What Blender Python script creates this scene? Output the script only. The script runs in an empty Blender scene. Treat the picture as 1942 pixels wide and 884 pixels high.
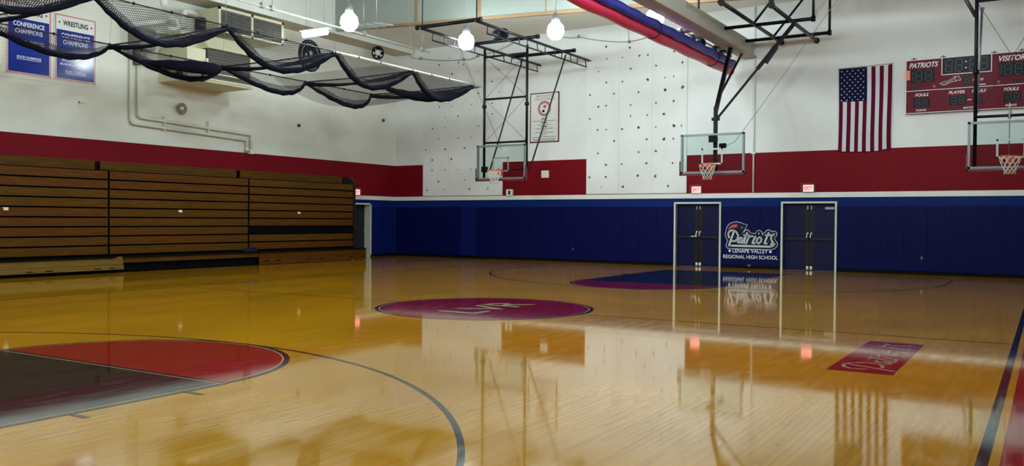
import bpy, math, random
from mathutils import Vector, Matrix
random.seed(7)
C = bpy.context.scene.collection
sc = bpy.context.scene

# ------------------------------------------------------------------ camera
FPX, YAW, PIT, ROLL = 1667.25, 0.549219, -0.015168, 0.006893
cam_d = bpy.data.cameras.new('camera'); cam = bpy.data.objects.new('camera', cam_d); C.objects.link(cam)
F = Vector((math.cos(PIT)*math.cos(YAW), math.cos(PIT)*math.sin(YAW), math.sin(PIT)))
R0 = Vector((math.sin(YAW), -math.cos(YAW), 0)); U0 = R0.cross(F)
R1 = R0*math.cos(ROLL)+U0*math.sin(ROLL); U1 = -R0*math.sin(ROLL)+U0*math.cos(ROLL)
M = Matrix((R1, U1, -F)).transposed().to_4x4(); M.translation = Vector((-12.3844, -8.1106, 1.4873))
cam.matrix_world = M
cam_d.sensor_width = 36; cam_d.lens = FPX/1942*36; cam_d.clip_end = 200
sc.camera = cam

# ------------------------------------------------------------------ world, exposure, lamps
w = bpy.data.worlds.new('world'); sc.world = w; w.use_nodes = True
w.node_tree.nodes['Background'].inputs[0].default_value = (.5, .55, .6, 1)
w.node_tree.nodes['Background'].inputs[1].default_value = 0.05
sc.view_settings.view_transform = 'Standard'; sc.view_settings.look = 'None'
sc.view_settings.gamma = 1; sc.view_settings.use_curve_mapping = False
sc.view_settings.exposure = 0.8
LAMP = 58.0            # emission strength of the high bay lamps
LAMP_COL = (.84, .98, 1.0)
LAMPS = [  # x, y, label
 (9.8, 7.15, 'glowing high bay lamp in front of the ceiling truss of the left hoop'),
 (9.8, 4.05, 'glowing high bay lamp between the left truss and the rolled curtain'),
 (9.75, 1.0, 'glowing high bay lamp just above the red and blue rolled curtain'),
 (6.0, 8.45, 'glowing high bay lamp cut by the top edge, left of the others'),
]
LAMPS_OFF = [(3.6, 4.05), (3.6, 1.0), (3.6, -2.05), (3.6, -5.1), (9.8, -5.6), (-.4, 7.3), (-.4, 4), (-.4, 1), (-.4, -2), (-.4, -5),
             (-5.5, 7.3), (-5.5, 4), (-5.5, 1), (-5.5, -2), (-5.5, -5), (-10.6, 7), (-10.6, 2), (-10.6, -3)]

# ------------------------------------------------------------------ materials
def nt(name):
    m = bpy.data.materials.new(name); m.use_nodes = True
    n = m.node_tree.nodes; l = m.node_tree.links
    return m, n, l, n['Principled BSDF']
def mat(name, col, rough=.5, metal=0, var=.06, scale=3, spec=.5, coat=0, bump=0, bscale=60):
    m, n, l, b = nt(name)
    b.inputs['Roughness'].default_value = rough; b.inputs['Metallic'].default_value = metal
    b.inputs['Specular IOR Level'].default_value = spec; b.inputs['Coat Weight'].default_value = coat
    tc = n.new('ShaderNodeTexCoord'); no = n.new('ShaderNodeTexNoise'); no.inputs['Scale'].default_value = scale
    no.inputs['Detail'].default_value = 5
    l.new(tc.outputs['Object'], no.inputs['Vector'])
    mx = n.new('ShaderNodeMix'); mx.data_type = 'RGBA'
    c = Vector(col)
    mx.inputs['A'].default_value = (*(c*(1-var)), 1); mx.inputs['B'].default_value = (*(c*(1+var)), 1)
    l.new(no.outputs['Fac'], mx.inputs['Factor']); l.new(mx.outputs['Result'], b.inputs['Base Color'])
    if bump:
        n2 = n.new('ShaderNodeTexNoise'); n2.inputs['Scale'].default_value = bscale; l.new(tc.outputs['Object'], n2.inputs['Vector'])
        bp = n.new('ShaderNodeBump'); bp.inputs['Strength'].default_value = bump; bp.inputs['Distance'].default_value = .01
        l.new(n2.outputs['Fac'], bp.inputs['Height']); l.new(bp.outputs['Normal'], b.inputs['Normal'])
    return m
def emis(name, col, s):
    m, n, l, b = nt(name)
    b.inputs['Base Color'].default_value = (*col, 1); b.inputs['Emission Color'].default_value = (*col, 1)
    b.inputs['Emission Strength'].default_value = s
    return m
def blockwall(name, col):
    m, n, l, b = nt(name); b.inputs['Roughness'].default_value = .55; b.inputs['Specular IOR Level'].default_value = .1
    tc = n.new('ShaderNodeTexCoord')
    no = n.new('ShaderNodeTexNoise'); no.inputs['Scale'].default_value = .45; no.inputs['Detail'].default_value = 6; no.inputs['Roughness'].default_value = .6
    l.new(tc.outputs['Object'], no.inputs['Vector'])
    cr = n.new('ShaderNodeValToRGB'); cr.color_ramp.elements[0].position = .3; cr.color_ramp.elements[1].position = .7
    c = Vector(col); cr.color_ramp.elements[0].color = (*(c*.88), 1); cr.color_ramp.elements[1].color = (*(c*1.04), 1)
    l.new(no.outputs['Fac'], cr.inputs['Fac']); l.new(cr.outputs['Color'], b.inputs['Base Color'])
    # faint block joints every 0.2 m up the wall
    sep = n.new('ShaderNodeSeparateXYZ'); l.new(tc.outputs['Object'], sep.inputs[0])
    mo = n.new('ShaderNodeMath'); mo.operation = 'PINGPONG'; mo.inputs[1].default_value = .1; l.new(sep.outputs['Z'], mo.inputs[0])
    gt = n.new('ShaderNodeMath'); gt.operation = 'GREATER_THAN'; gt.inputs[1].default_value = .006; l.new(mo.outputs[0], gt.inputs[0])
    bp = n.new('ShaderNodeBump'); bp.inputs['Strength'].default_value = .25; bp.inputs['Distance'].default_value = .004
    l.new(gt.outputs[0], bp.inputs['Height']); l.new(bp.outputs['Normal'], b.inputs['Normal'])
    return m
def floor_mat(name, kind, col=None):
    """gym floor finish: planks (or paint) under one polyurethane coat, plank joints run along X"""
    m, n, l, b = nt(name)
    tc = n.new('ShaderNodeTexCoord')
    mp = n.new('ShaderNodeMapping'); l.new(tc.outputs['Object'], mp.inputs[0])
    if kind == 'wood':
        br = n.new('ShaderNodeTexBrick'); br.inputs['Scale'].default_value = 1
        br.inputs['Brick Width'].default_value = 1.1; br.inputs['Row Height'].default_value = .057
        br.inputs['Mortar Size'].default_value = .0010; br.inputs['Mortar Smooth'].default_value = .3
        br.offset = .37; br.offset_frequency = 2; br.inputs['Bias'].default_value = -.1
        br.inputs['Color1'].default_value = (.50, .24, .005, 1); br.inputs['Color2'].default_value = (.45, .205, .004, 1)
        br.inputs['Mortar'].default_value = (.40, .17, .004, 1)
        l.new(mp.outputs[0], br.inputs['Vector'])
        st = n.new('ShaderNodeMapping'); st.inputs['Scale'].default_value = (1.2, 30, 1); l.new(tc.outputs['Object'], st.inputs[0])
        g = n.new('ShaderNodeTexNoise'); g.inputs['Scale'].default_value = 1; g.inputs['Detail'].default_value = 6; l.new(st.outputs[0], g.inputs['Vector'])
        g2 = n.new('ShaderNodeTexNoise'); g2.inputs['Scale'].default_value = .5; g2.inputs['Detail'].default_value = 3; l.new(tc.outputs['Object'], g2.inputs['Vector'])
        rm = n.new('ShaderNodeMapRange'); rm.inputs['From Min'].default_value = .3; rm.inputs['From Max'].default_value = .7
        rm.inputs['To Min'].default_value = .88; rm.inputs['To Max'].default_value = 1.10; l.new(g.outputs['Fac'], rm.inputs['Value'])
        rm2 = n.new('ShaderNodeMapRange'); rm2.inputs['From Min'].default_value = .3; rm2.inputs['From Max'].default_value = .7
        rm2.inputs['To Min'].default_value = .85; rm2.inputs['To Max'].default_value = 1.12; l.new(g2.outputs['Fac'], rm2.inputs['Value'])
        mu = n.new('ShaderNodeMath'); mu.operation = 'MULTIPLY'; l.new(rm.outputs[0], mu.inputs[0]); l.new(rm2.outputs[0], mu.inputs[1])
        vm = n.new('ShaderNodeVectorMath'); vm.operation = 'SCALE'; l.new(br.outputs['Color'], vm.inputs[0]); l.new(mu.outputs[0], vm.inputs['Scale'])
        l.new(vm.outputs[0], b.inputs['Base Color'])
    else:
        g = n.new('ShaderNodeTexNoise'); g.inputs['Scale'].default_value = 3; g.inputs['Detail'].default_value = 8; l.new(tc.outputs['Object'], g.inputs['Vector'])
        mx = n.new('ShaderNodeMix'); mx.data_type = 'RGBA'; c = Vector(col)
        mx.inputs['A'].default_value = (*(c*.88), 1); mx.inputs['B'].default_value = (*(c*1.12), 1)
        l.new(g.outputs['Fac'], mx.inputs['Factor']); l.new(mx.outputs['Result'], b.inputs['Base Color'])
    b.inputs['IOR'].default_value = 1.48; b.inputs['Coat Weight'].default_value = .4; b.inputs['Coat IOR'].default_value = 1.5; b.inputs['Coat Roughness'].default_value = .045
    # roughness varies board by board; slight cupping of the boards makes the reflections waver
    st2 = n.new('ShaderNodeMapping'); st2.inputs['Scale'].default_value = (2.2, 9, 1); l.new(tc.outputs['Object'], st2.inputs[0])
    h = n.new('ShaderNodeTexNoise'); h.inputs['Scale'].default_value = 1; h.inputs['Detail'].default_value = 2; l.new(st2.outputs[0], h.inputs['Vector'])
    rr = n.new('ShaderNodeMapRange'); rr.inputs['To Min'].default_value = .035; rr.inputs['To Max'].default_value = .085
    rr.inputs['From Min'].default_value = .3; rr.inputs['From Max'].default_value = .7
    l.new(h.outputs['Fac'], rr.inputs['Value']); l.new(rr.outputs[0], b.inputs['Roughness'])
    bp = n.new('ShaderNodeBump'); bp.inputs['Strength'].default_value = .085; bp.inputs['Distance'].default_value = .0011
    l.new(h.outputs['Fac'], bp.inputs['Height']); l.new(bp.outputs['Normal'], b.inputs['Normal']); l.new(bp.outputs['Normal'], b.inputs['Coat Normal'])
    return m
def bleacher_wood(name, c1, c2):
    m, n, l, b = nt(name); b.inputs['Roughness'].default_value = .42; b.inputs['Specular IOR Level'].default_value = .1
    tc = n.new('ShaderNodeTexCoord'); mp = n.new('ShaderNodeMapping'); mp.inputs['Scale'].default_value = (.9, 1, 14); l.new(tc.outputs['Object'], mp.inputs[0])
    no = n.new('ShaderNodeTexNoise'); no.inputs['Scale'].default_value = 2; no.inputs['Detail'].default_value = 8; no.inputs['Distortion'].default_value = .6
    l.new(mp.outputs[0], no.inputs['Vector'])
    cr = n.new('ShaderNodeValToRGB'); cr.color_ramp.elements[0].position = .3; cr.color_ramp.elements[1].position = .7
    cr.color_ramp.elements[0].color = (*c1, 1); cr.color_ramp.elements[1].color = (*c2, 1)
    l.new(no.outputs['Fac'], cr.inputs['Fac']); l.new(cr.outputs['Color'], b.inputs['Base Color'])
    return m
def net_mat(name, col, cell, wid):
    m, n, l, b = nt(name); b.inputs['Base Color'].default_value = (*col, 1); b.inputs['Roughness'].default_value = .8
    uv = n.new('ShaderNodeUVMap'); sep = n.new('ShaderNodeSeparateXYZ'); l.new(uv.outputs[0], sep.inputs[0])
    outs = []
    for ax in 'XY':
        p = n.new('ShaderNodeMath'); p.operation = 'PINGPONG'; p.inputs[1].default_value = cell/2; l.new(sep.outputs[ax], p.inputs[0])
        t = n.new('ShaderNodeMath'); t.operation = 'LESS_THAN'; t.inputs[1].default_value = wid/2; l.new(p.outputs[0], t.inputs[0]); outs.append(t)
    mx = n.new('ShaderNodeMath'); mx.operation = 'MAXIMUM'; l.new(outs[0].outputs[0], mx.inputs[0]); l.new(outs[1].outputs[0], mx.inputs[1])
    l.new(mx.outputs[0], b.inputs['Alpha'])
    return m
def glass_mat(name):
    m = bpy.data.materials.new(name); m.use_nodes = True; n = m.node_tree.nodes; l = m.node_tree.links
    n.remove(n['Principled BSDF'])
    t = n.new('ShaderNodeBsdfTransparent'); t.inputs[0].default_value = (.86, .93, .91, 1)
    g = n.new('ShaderNodeBsdfGlossy'); g.inputs['Roughness'].default_value = .05
    f = n.new('ShaderNodeFresnel'); f.inputs[0].default_value = 1.12
    mx = n.new('ShaderNodeMixShader'); l.new(f.outputs[0], mx.inputs[0]); l.new(t.outputs[0], mx.inputs[1]); l.new(g.outputs[0], mx.inputs[2])
    l.new(mx.outputs[0], n['Material Output'].inputs[0]); return m

white = blockwall('white_block_wall', (.73, .745, .74))
white_l = blockwall('white_block_wall_light_tint', (.71, .73, .67))  # same white wall, with the greenish-yellow light on this side tinted in
redw = blockwall('red_band_paint', (.165, .003, .009))
bluew = blockwall('blue_band_paint', (.0025, .018, .13))
padm = mat('blue_vinyl_pad', (.0028, .0042, .058), .45, var=.12, scale=1.2, spec=.08)
padm2 = mat('blue_vinyl_pad_bright', (.003, .010, .10), .45, var=.12, scale=1.2, spec=.08)
trimw = mat('white_trim_paint', (.72, .72, .69), .45)
rubber = mat('black_rubber', (.002, .002, .003), .7, spec=.1)
blackm = mat('black_steel', (.003, .003, .006), .45, spec=.15)
darkgrey = mat('dark_grey_steel', (.016, .016, .020), .45, spec=.25)
steel = mat('grey_galvanised_steel', (.33, .34, .34), .35, metal=.6)
chrome = mat('pale_rod_steel', (.75, .75, .72), .3, metal=.3)
framegrey = mat('grey_aluminium_frame', (.17, .20, .205), .4, metal=.35)
padred = mat('dark_red_padding', (.10, .006, .012), .5)
orange = mat('orange_rim_paint', (.62, .08, .012), .4)
netwhite = mat('white_net_cord', (.62, .58, .52), .8)
glass = glass_mat('backboard_glass')
boards = bleacher_wood('bleacher_board', (.050, .021, .0018), (.098, .042, .003))
boards2 = bleacher_wood('bleacher_board_light', (.095, .054, .005), (.15, .085, .009))
boards3 = bleacher_wood('bleacher_board_red', (.056, .019, .002), (.10, .036, .004))
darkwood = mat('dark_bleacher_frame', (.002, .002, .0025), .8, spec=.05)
ceilm = mat('grey_ceiling_paint', (.36, .38, .35), .7); lowceil = mat('pale_ceiling_paint', (.72, .73, .68), .7)
soffm = mat('shaded_soffit', (.50, .44, .34), .7)  # beige-brown has the shadow under the soffit mixed into the colour
bulkm = mat('pale_green_panel', (.27, .30, .27), .7, spec=.1)
tan = mat('tan_timber_trim', (.27, .18, .10), .6, spec=.1)
girdw = mat('beige_girder_side', (.40, .37, .33), .5)
girdb = mat('brown_girder_flange', (.40, .31, .24), .5)
hvacm = mat('cream_enamel', (.62, .60, .42), .45)
grille = mat('dark_louvre', (.05, .05, .05), .5)
grille2 = mat('grey_louvre_blade', (.17, .165, .14), .5)
pipew = mat('painted_pipe', (.66, .65, .56), .5)
navy = mat('navy_paint', (.005, .007, .030), .5, spec=.2)
lettw = mat('white_lettering', (.72, .72, .76), .5, var=.02)
lettg = mat('silver_lettering', (.52, .54, .58), .45, var=.03)
bannerb = mat('blue_banner_vinyl', (.006, .022, .26), .13, spec=.3)
bannerw = mat('white_banner_vinyl', (.68, .68, .66), .3)
bannerr = mat('red_banner_border', (.5, .06, .06), .35)
sbred = mat('scoreboard_red', (.125, .003, .013), .45, spec=.12)
sbblack = mat('scoreboard_window', (.004, .005, .012), .4, spec=.1)
sbseg = mat('unlit_grey_segments', (.030, .034, .042), .5)
sborange = mat('orange_tag', (.85, .18, .10), .5)
flagr = mat('flag_dark_red', (.10, .004, .016), .8, spec=.1); flagw = mat('flag_white', (.58, .58, .66), .75); flagb = mat('flag_navy', (.006, .008, .035), .8, spec=.1)
tubered = mat('red_vinyl_roll', (.50, .012, .06), .38, var=.15, scale=1.5)
tubeblue = mat('blue_vinyl_roll', (.016, .022, .26), .42, var=.3, scale=6, bump=.3, bscale=12)
netblk = mat('black_bunched_netting', (.004, .004, .012), .9, spec=.1, bump=.5, bscale=50)
netgrid = net_mat('black_net_mesh', (.012, .012, .02), .045, .0085)
netgrid2 = net_mat('black_net_mesh_double', (.010, .010, .022), .045, .017)
rope = mat('grey_rope', (.22, .21, .19), .8)
hold_g = mat('dark_green_grey_resin', (.055, .058, .04), .6); hold_k = mat('black_resin', (.012, .012, .012), .6); hold_t = mat('olive_tan_resin', (.16, .145, .085), .6)
doorblue = mat('dark_blue_door_paint', (.0025, .004, .040), .4, spec=.2)
doorbrown = mat('dark_brown_stile', (.012, .008, .006), .4, spec=.25)
doorframe = mat('cream_door_frame', (.60, .62, .52), .45)
whitep = mat('white_plastic', (.75, .74, .70), .4)
bulb = emis('lamp_glow', LAMP_COL, LAMP)
tubelite = emis('fluorescent_glow', (1, 1, .92), 9)
exitglow = emis('exit_face_glow', (1, .26, .24), 1.6); exitlet = emis('exit_letter_glow', (1, .02, .03), 1.3)
wood = floor_mat('maple_floor', 'wood')
f_red = floor_mat('floor_red_paint', 'paint', (.27, .010, .009)); f_maroon = floor_mat('floor_maroon_paint', 'paint', (.21, .004, .014))
f_navy = floor_mat('floor_navy_paint', 'paint', (.007, .015, .017)); f_line = floor_mat('floor_dark_line_paint', 'paint', (.010, .012, .017))
f_cream = floor_mat('floor_cream_paint', 'paint', (.46, .38, .20))

# ------------------------------------------------------------------ mesh helpers
class MB:
    def __init__(s): s.v = []; s.f = []; s.m = []; s.sm = []; s.uv = {}
    def face(s, pts, mi=0, smooth=False):
        i = len(s.v); s.v += [Vector(p) for p in pts]; s.f.append(tuple(range(i, i+len(pts)))); s.m.append(mi); s.sm.append(smooth)
    def box(s, x0, x1, y0, y1, z0, z1, mi=0):
        s.obox(Vector(((x0+x1)/2, (y0+y1)/2, (z0+z1)/2)), Vector((1,0,0)), Vector((0,1,0)), Vector((0,0,1)), abs(x1-x0)/2, abs(y1-y0)/2, abs(z1-z0)/2, mi)
    def obox(s, c, a, b, n, ha, hb, hn, mi=0):
        c = Vector(c); i = len(s.v)
        for k in range(8):
            s.v.append(c + a*(ha if k & 1 else -ha) + b*(hb if k & 2 else -hb) + n*(hn if k & 4 else -hn))
        flip = a.cross(b).dot(n) < 0
        for q in ((0,2,3,1), (4,5,7,6), (0,1,5,4), (2,6,7,3), (0,4,6,2), (1,3,7,5)):
            q = q[::-1] if flip else q
            s.f.append(tuple(i+k for k in q)); s.m.append(mi); s.sm.append(False)
    def bar(s, p, q, w, h=None, mi=0):
        p = Vector(p); q = Vector(q); d = q-p; L = d.length; d /= L; h = h or w
        up = Vector((0,0,1)) if abs(d.z) < .9 else Vector((1,0,0))
        a = d.cross(up).normalized(); b = a.cross(d)
        s.obox((p+q)/2, d, a, b, L/2, w/2, h/2, mi)
    def tube(s, pts, r, n=8, mi=0, closed=False, cap=True):
        pts = [Vector(p) for p in pts]; rs = r if isinstance(r, (list, tuple)) else [r]*len(pts); N = len(pts); i0 = len(s.v); prev = None
        for k, p in enumerate(pts):
            if closed: d = pts[(k+1) % N]-pts[k-1]
            else: d = pts[min(k+1, N-1)]-pts[max(k-1, 0)]
            d.normalize()
            if prev is None:
                up = Vector((0,0,1)) if abs(d.z) < .9 else Vector((1,0,0)); a = d.cross(up).normalized()
            else: a = (prev-d*prev.dot(d)).normalized()
            prev = a; b = d.cross(a)
            for j in range(n):
                t = 2*math.pi*j/n; s.v.append(p+(a*math.cos(t)+b*math.sin(t))*rs[k])
        for k in range(N if closed else N-1):
            for j in range(n):
                A = i0+k*n; B = i0+((k+1) % N)*n; s.f.append((A+j, A+(j+1) % n, B+(j+1) % n, B+j)); s.m.append(mi); s.sm.append(True)
        if cap and not closed:
            s.f.append(tuple(i0+j for j in range(n))[::-1]); s.m.append(mi); s.sm.append(False)
            s.f.append(tuple(i0+(N-1)*n+j for j in range(n))); s.m.append(mi); s.sm.append(False)
    def lathe(s, c, prof, n=20, mi=0, axis=Vector((0,0,1))):
        c = Vector(c); axis = Vector(axis).normalized()
        up = Vector((0,0,1)) if abs(axis.z) < .9 else Vector((1,0,0)); a = axis.cross(up).normalized(); b = axis.cross(a); i0 = len(s.v)
        for r, z in prof:
            for j in range(n):
                t = 2*math.pi*j/n; s.v.append(c+axis*z+(a*math.cos(t)+b*math.sin(t))*max(r, 1e-4))
        for k in range(len(prof)-1):
            for j in range(n):
                A = i0+k*n; B = A+n; s.f.append((A+j, A+(j+1) % n, B+(j+1) % n, B+j)); s.m.append(mi); s.sm.append(True)
    def prism(s, fr, poly, h0, h1, mi=0):
        """polygon (ccw, 2d) in frame fr extruded from height h0 to h1"""
        i = len(s.v); N = len(poly)
        for x, y in poly: s.v.append(fr.p(x, y, h0))
        for x, y in poly: s.v.append(fr.p(x, y, h1))
        s.f.append(tuple(range(i+N-1, i-1, -1))); s.f.append(tuple(range(i+N, i+2*N))); s.m += [mi, mi]; s.sm += [False, False]
        for k in range(N):
            s.f.append((i+k, i+(k+1) % N, i+N+(k+1) % N, i+N+k)); s.m.append(mi); s.sm.append(False)
    def rect(s, fr, x0, x1, y0, y1, h0, h1, mi=0): s.prism(fr, [(x0,y0),(x1,y0),(x1,y1),(x0,y1)], h0, h1, mi)
    def text(s, fr, txt, x, y, height, h=.001, align='CENTER', width=None, bold=0, shear=0, mi=0):
        vs, fs, w0, h0 = text_mesh(txt, bold)
        sy = height/h0; sx = (width/w0) if width else sy
        ox = {'CENTER': -w0/2, 'LEFT': 0, 'RIGHT': -w0}[align]
        i = len(s.v)
        for a, b in vs: s.v.append(fr.p(x+(a+ox)*sx+b*sy*shear, y+b*sy, h))
        for f in fs: s.f.append(tuple(i+k for k in f)); s.m.append(mi); s.sm.append(False)
    def stroke(s, fr, pts, wid, h, mi=0, capn=6):
        """flat ribbon with round joints, at height h"""
        for k in range(len(pts)-1):
            a = Vector(pts[k]); b = Vector(pts[k+1]); d = (b-a)
            if d.length < 1e-6: continue
            d.normalize(); nn = Vector((-d.y, d.x))*wid/2
            s.face([fr.p(*(a-nn), h), fr.p(*(b-nn), h), fr.p(*(b+nn), h), fr.p(*(a+nn), h)], mi)
        for k, a in enumerate(pts):
            s.face([fr.p(a[0]+wid/2*math.cos(t), a[1]+wid/2*math.sin(t), h) for t in [2*math.pi*j/10 for j in range(10)]], mi)
    def build(s, name, mats, parent=None, origin=None, smooth=False):
        mats = mats if isinstance(mats, (list, tuple)) else [mats]
        if parent is not None and origin is None: origin = world_loc(parent)
        if origin is None:
            xs = [v.x for v in s.v]; ys = [v.y for v in s.v]; zs = [v.z for v in s.v]
            origin = Vector(((min(xs)+max(xs))/2, (min(ys)+max(ys))/2, min(zs)))
        origin = Vector(origin)
        me = bpy.data.meshes.new(name); me.from_pydata([v-origin for v in s.v], [], s.f)
        for m_ in mats: me.materials.append(m_)
        me.polygons.foreach_set('material_index', s.m); me.polygons.foreach_set('use_smooth', s.sm)
        if s.uv:
            uvl = me.uv_layers.new(name='UVMap')
            for li, lp in enumerate(me.loops): uvl.data[li].uv = s.uv.get(lp.vertex_index, (0, 0))
        me.update()
        o = bpy.data.objects.new(name, me); C.objects.link(o)
        if parent is not None: o.parent = parent; o.location = origin-world_loc(parent)
        else: o.location = origin
        return o
_tm = {}
def text_mesh(txt, bold):
    k = (txt, bold)
    if k not in _tm:
        cu = bpy.data.curves.new('t', 'FONT'); cu.body = txt; cu.size = 1; cu.offset = bold; cu.resolution_u = 3
        o = bpy.data.objects.new('t', cu); C.objects.link(o); bpy.context.view_layer.update()
        me = bpy.data.meshes.new_from_object(o.evaluated_get(bpy.context.evaluated_depsgraph_get()))
        vs = [(v.co.x, v.co.y) for v in me.vertices]; fs = [tuple(p.vertices) for p in me.polygons]
        bpy.data.objects.remove(o); bpy.data.curves.remove(cu); bpy.data.meshes.remove(me)
        x0 = min(a for a, b in vs); x1 = max(a for a, b in vs); y0 = min(b for a, b in vs); y1 = max(b for a, b in vs)
        _tm[k] = ([(a-x0, b-y0) for a, b in vs], fs, x1-x0, y1-y0)
    return _tm[k]
def world_loc(o):
    v = Vector(o.location)
    while o.parent: o = o.parent; v += Vector(o.location)
    return v
def words(name, fr, m, parent, rows, h, bold=.02, shear=0, extra=None):
    for t, x, y, hh, wd in rows:
        b = MB(); b.text(fr, t, x, y, hh, h, width=wd, bold=bold, shear=shear)
        b.build(name, m, parent)
class Fr:
    def __init__(s, o, u, v): s.o = Vector(o); s.u = Vector(u).normalized(); s.v = Vector(v).normalized(); s.n = s.u.cross(s.v)
    def p(s, x, y, h=0): return s.o+s.u*x+s.v*y+s.n*h
def tag(o, label=None, cat=None, group=None, kind=None):
    if label: o['label'] = label
    if cat: o['category'] = cat
    if group: o['group'] = group
    if kind: o['kind'] = kind
    return o
def thing(name, loc, label, cat, group=None):
    o = bpy.data.objects.new(name, None); C.objects.link(o); o.location = loc; o.empty_display_size = .1
    return tag(o, label, cat, group)
def struct(o): o['kind'] = 'structure'; return o

# far wall: plane X = 15.1345 + .0314 Y.  W(y) frame helpers: image-right = -Y
WX, WR = 15.1345, .0314
FU = Vector((-WR, -1, 0)).normalized()
def wall_frame(y, z, off=0):   # origin on the far wall at Y=y, x axis to the right along the wall, y axis up, n towards the court
    return Fr(Vector((WX+WR*y, y, z))+Vector((-1, WR, 0)).normalized()*off, FU, (0, 0, 1))
WF = wall_frame(0, 0)          # coordinates: x = -Y (nearly), y = z
YL = 14.57
LF = Fr((0, YL, 0), (1, 0, 0), (0, 0, 1))   # left wall: x = X, y = Z, n = -Y (towards the court)

# ------------------------------------------------------------------ floor with its court markings (one surface)
CL, CW = 12.80, 7.735
fl = MB(); GF = Fr((0,0,0), (1,0,0), (0,1,0))
def fq(x0, x1, y0, y1, mi, h=.001): fl.face([(x0,y0,h),(x1,y0,h),(x1,y1,h),(x0,y1,h)], mi)
fl.box(-16, 15.8, -10.8, 14.9, -.1, 0, 0)
def ring(cx, cy, r0, r1, a0, a1, mi, h, n=96):
    for k in range(n):
        t0 = a0+(a1-a0)*k/n; t1 = a0+(a1-a0)*(k+1)/n
        fl.face([(cx+r0*math.cos(t0), cy+r0*math.sin(t0), h), (cx+r1*math.cos(t0), cy+r1*math.sin(t0), h), (cx+r1*math.cos(t1), cy+r1*math.sin(t1), h), (cx+r0*math.cos(t1), cy+r0*math.sin(t1), h)], mi)
def disc(cx, cy, r, a0, a1, mi, h, n=96):
    fl.face([(cx+r*math.cos(a0+(a1-a0)*k/n), cy+r*math.sin(a0+(a1-a0)*k/n), h) for k in range(n+(0 if a1-a0 > 6.2 else 1))], mi)
RC, L5 = 1.83, .05
fq(-CL, CL, -10.6, -CW-.13, 1)                       # red border outside the sideline
for sy in (-1, 1): fq(-CL-L5, CL+L5, sy*CW-.07*(sy < 0), sy*CW+.07*(sy > 0), 4, .0012)
for sx in (-1, 1): fq(sx*CL-L5/2, sx*CL+L5/2, -CW, CW, 4, .0013)
fq(-.02, .02, -CW, CW, 4, .0011)
disc(0, 0, RC, 0, 2*math.pi, 2, .0016); ring(0, 0, RC-.055, RC, 0, 2*math.pi, 4, .0021); ring(0, 0, RC-.08, RC-.062, 0, 2*math.pi, 5, .0021)
for sx in (-1, 1):
    ftx = sx*7.01; a0 = -math.pi/2 if sx < 0 else math.pi/2
    x0, x1 = sorted((ftx, sx*CL)); fq(x0, x1, -RC, RC, 3, .0014)
    disc(ftx, 0, RC, a0, a0+math.pi, 1 if sx < 0 else 2, .0015)
    ring(ftx, 0, RC-.055, RC, a0, a0+math.pi, 4, .002); ring(ftx, 0, RC-.078, RC-.062, a0, a0+math.pi, 5, .002)
    for sy in (-1, 1):
        fq(x0, x1, sy*RC-.025, sy*RC+.025, 4, .002); fq(x0, x1, sy*(RC-.048)-.008, sy*(RC-.048)+.008, 5, .002)
        for bx in (7.46+.0, 8.49, 9.5, 10.05):
            wd = .05 if bx < 10 else .3
            fq(sx*bx-wd/2, sx*bx+wd/2, *sorted((sy*(RC+.03), sy*(RC+.23))), 4, .002)
    fq(ftx-.025, ftx+.025, -RC, RC, 4, .0022)
    fq(ftx-sx*-.04-.008, ftx-sx*-.04+.008, -RC, RC, 5, .0022)
    bc = sx*11.20; b0 = -math.pi/2 if sx < 0 else math.pi/2
    ring(bc, 0, 6.02-.05, 6.02, b0, b0+math.pi, 4, .0011, 160)
    for sy in (-1, 1): fq(*sorted((bc, sx*CL)), sy*6.02-.05*(sy > 0), sy*6.02+.05*(sy < 0), 4, .0011)
# centre circle letters and the script on its red box by the sideline
fl.text(GF, 'LVR', .06, -.42, .74, .0026, width=1.95, bold=.012, mi=5)
fl.text(GF, 'LVR', .06, -.42, .74, .0024, width=1.99, bold=.03, mi=4)
fl.prism(Fr((-1.93, -6.515, 0), (1,0,0), (0,1,0)), [(-1.25,-.31),(1.25,-.31),(1.25,.31),(-1.25,.31)], 0, .0022, 2)
SCRIPT = {  # script word traced as pen strokes; units: 1 = a tenth of the word
 'word': [
  [(200,375),(183,320),(205,275),(262,252),(322,280),(357,340),(345,400),(300,437),(255,437)], [(285,268),(200,512)],
  [(432,385),(395,375),(365,418),(352,455),(385,456),(432,390)], [(434,385),(408,460),(445,462)], [(503,298),(446,462),(485,462)], [(455,335),(528,328)],
  [(540,350),(492,470)], [(528,385),(560,350),(600,352)], [(645,355),(596,462),(632,466)],
  [(712,362),(672,400),(668,450),(700,468),(735,440),(748,395),(728,362),(712,362)], [(862,292),(796,462),(834,466)], [(815,332),(890,322)],
  [(948,312),(905,350),(905,400),(938,448),(905,478)]],
 'dot': [[(704,302),(700,310)]],
 'bar': [[(240,512),(893,516),(940,500),(960,472)]]}
def script_pts(pts, cx=560, cy=380, sx=1, sy=1): return [((x-cx)*sx, -(y-cy)*sy) for x, y in pts]
FB = Fr((-1.93, -6.53, 0), (1,0,0), (0,1,0))
for key in ('word', 'dot'):
    for st in SCRIPT[key]: fl.stroke(FB, script_pts(st, 565, 370, .0028, .00205), .035, .0030, 5)
floor = struct(fl.build('floor', [wood, f_red, f_maroon, f_navy, f_line, f_cream], origin=(0,0,0)))

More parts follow.
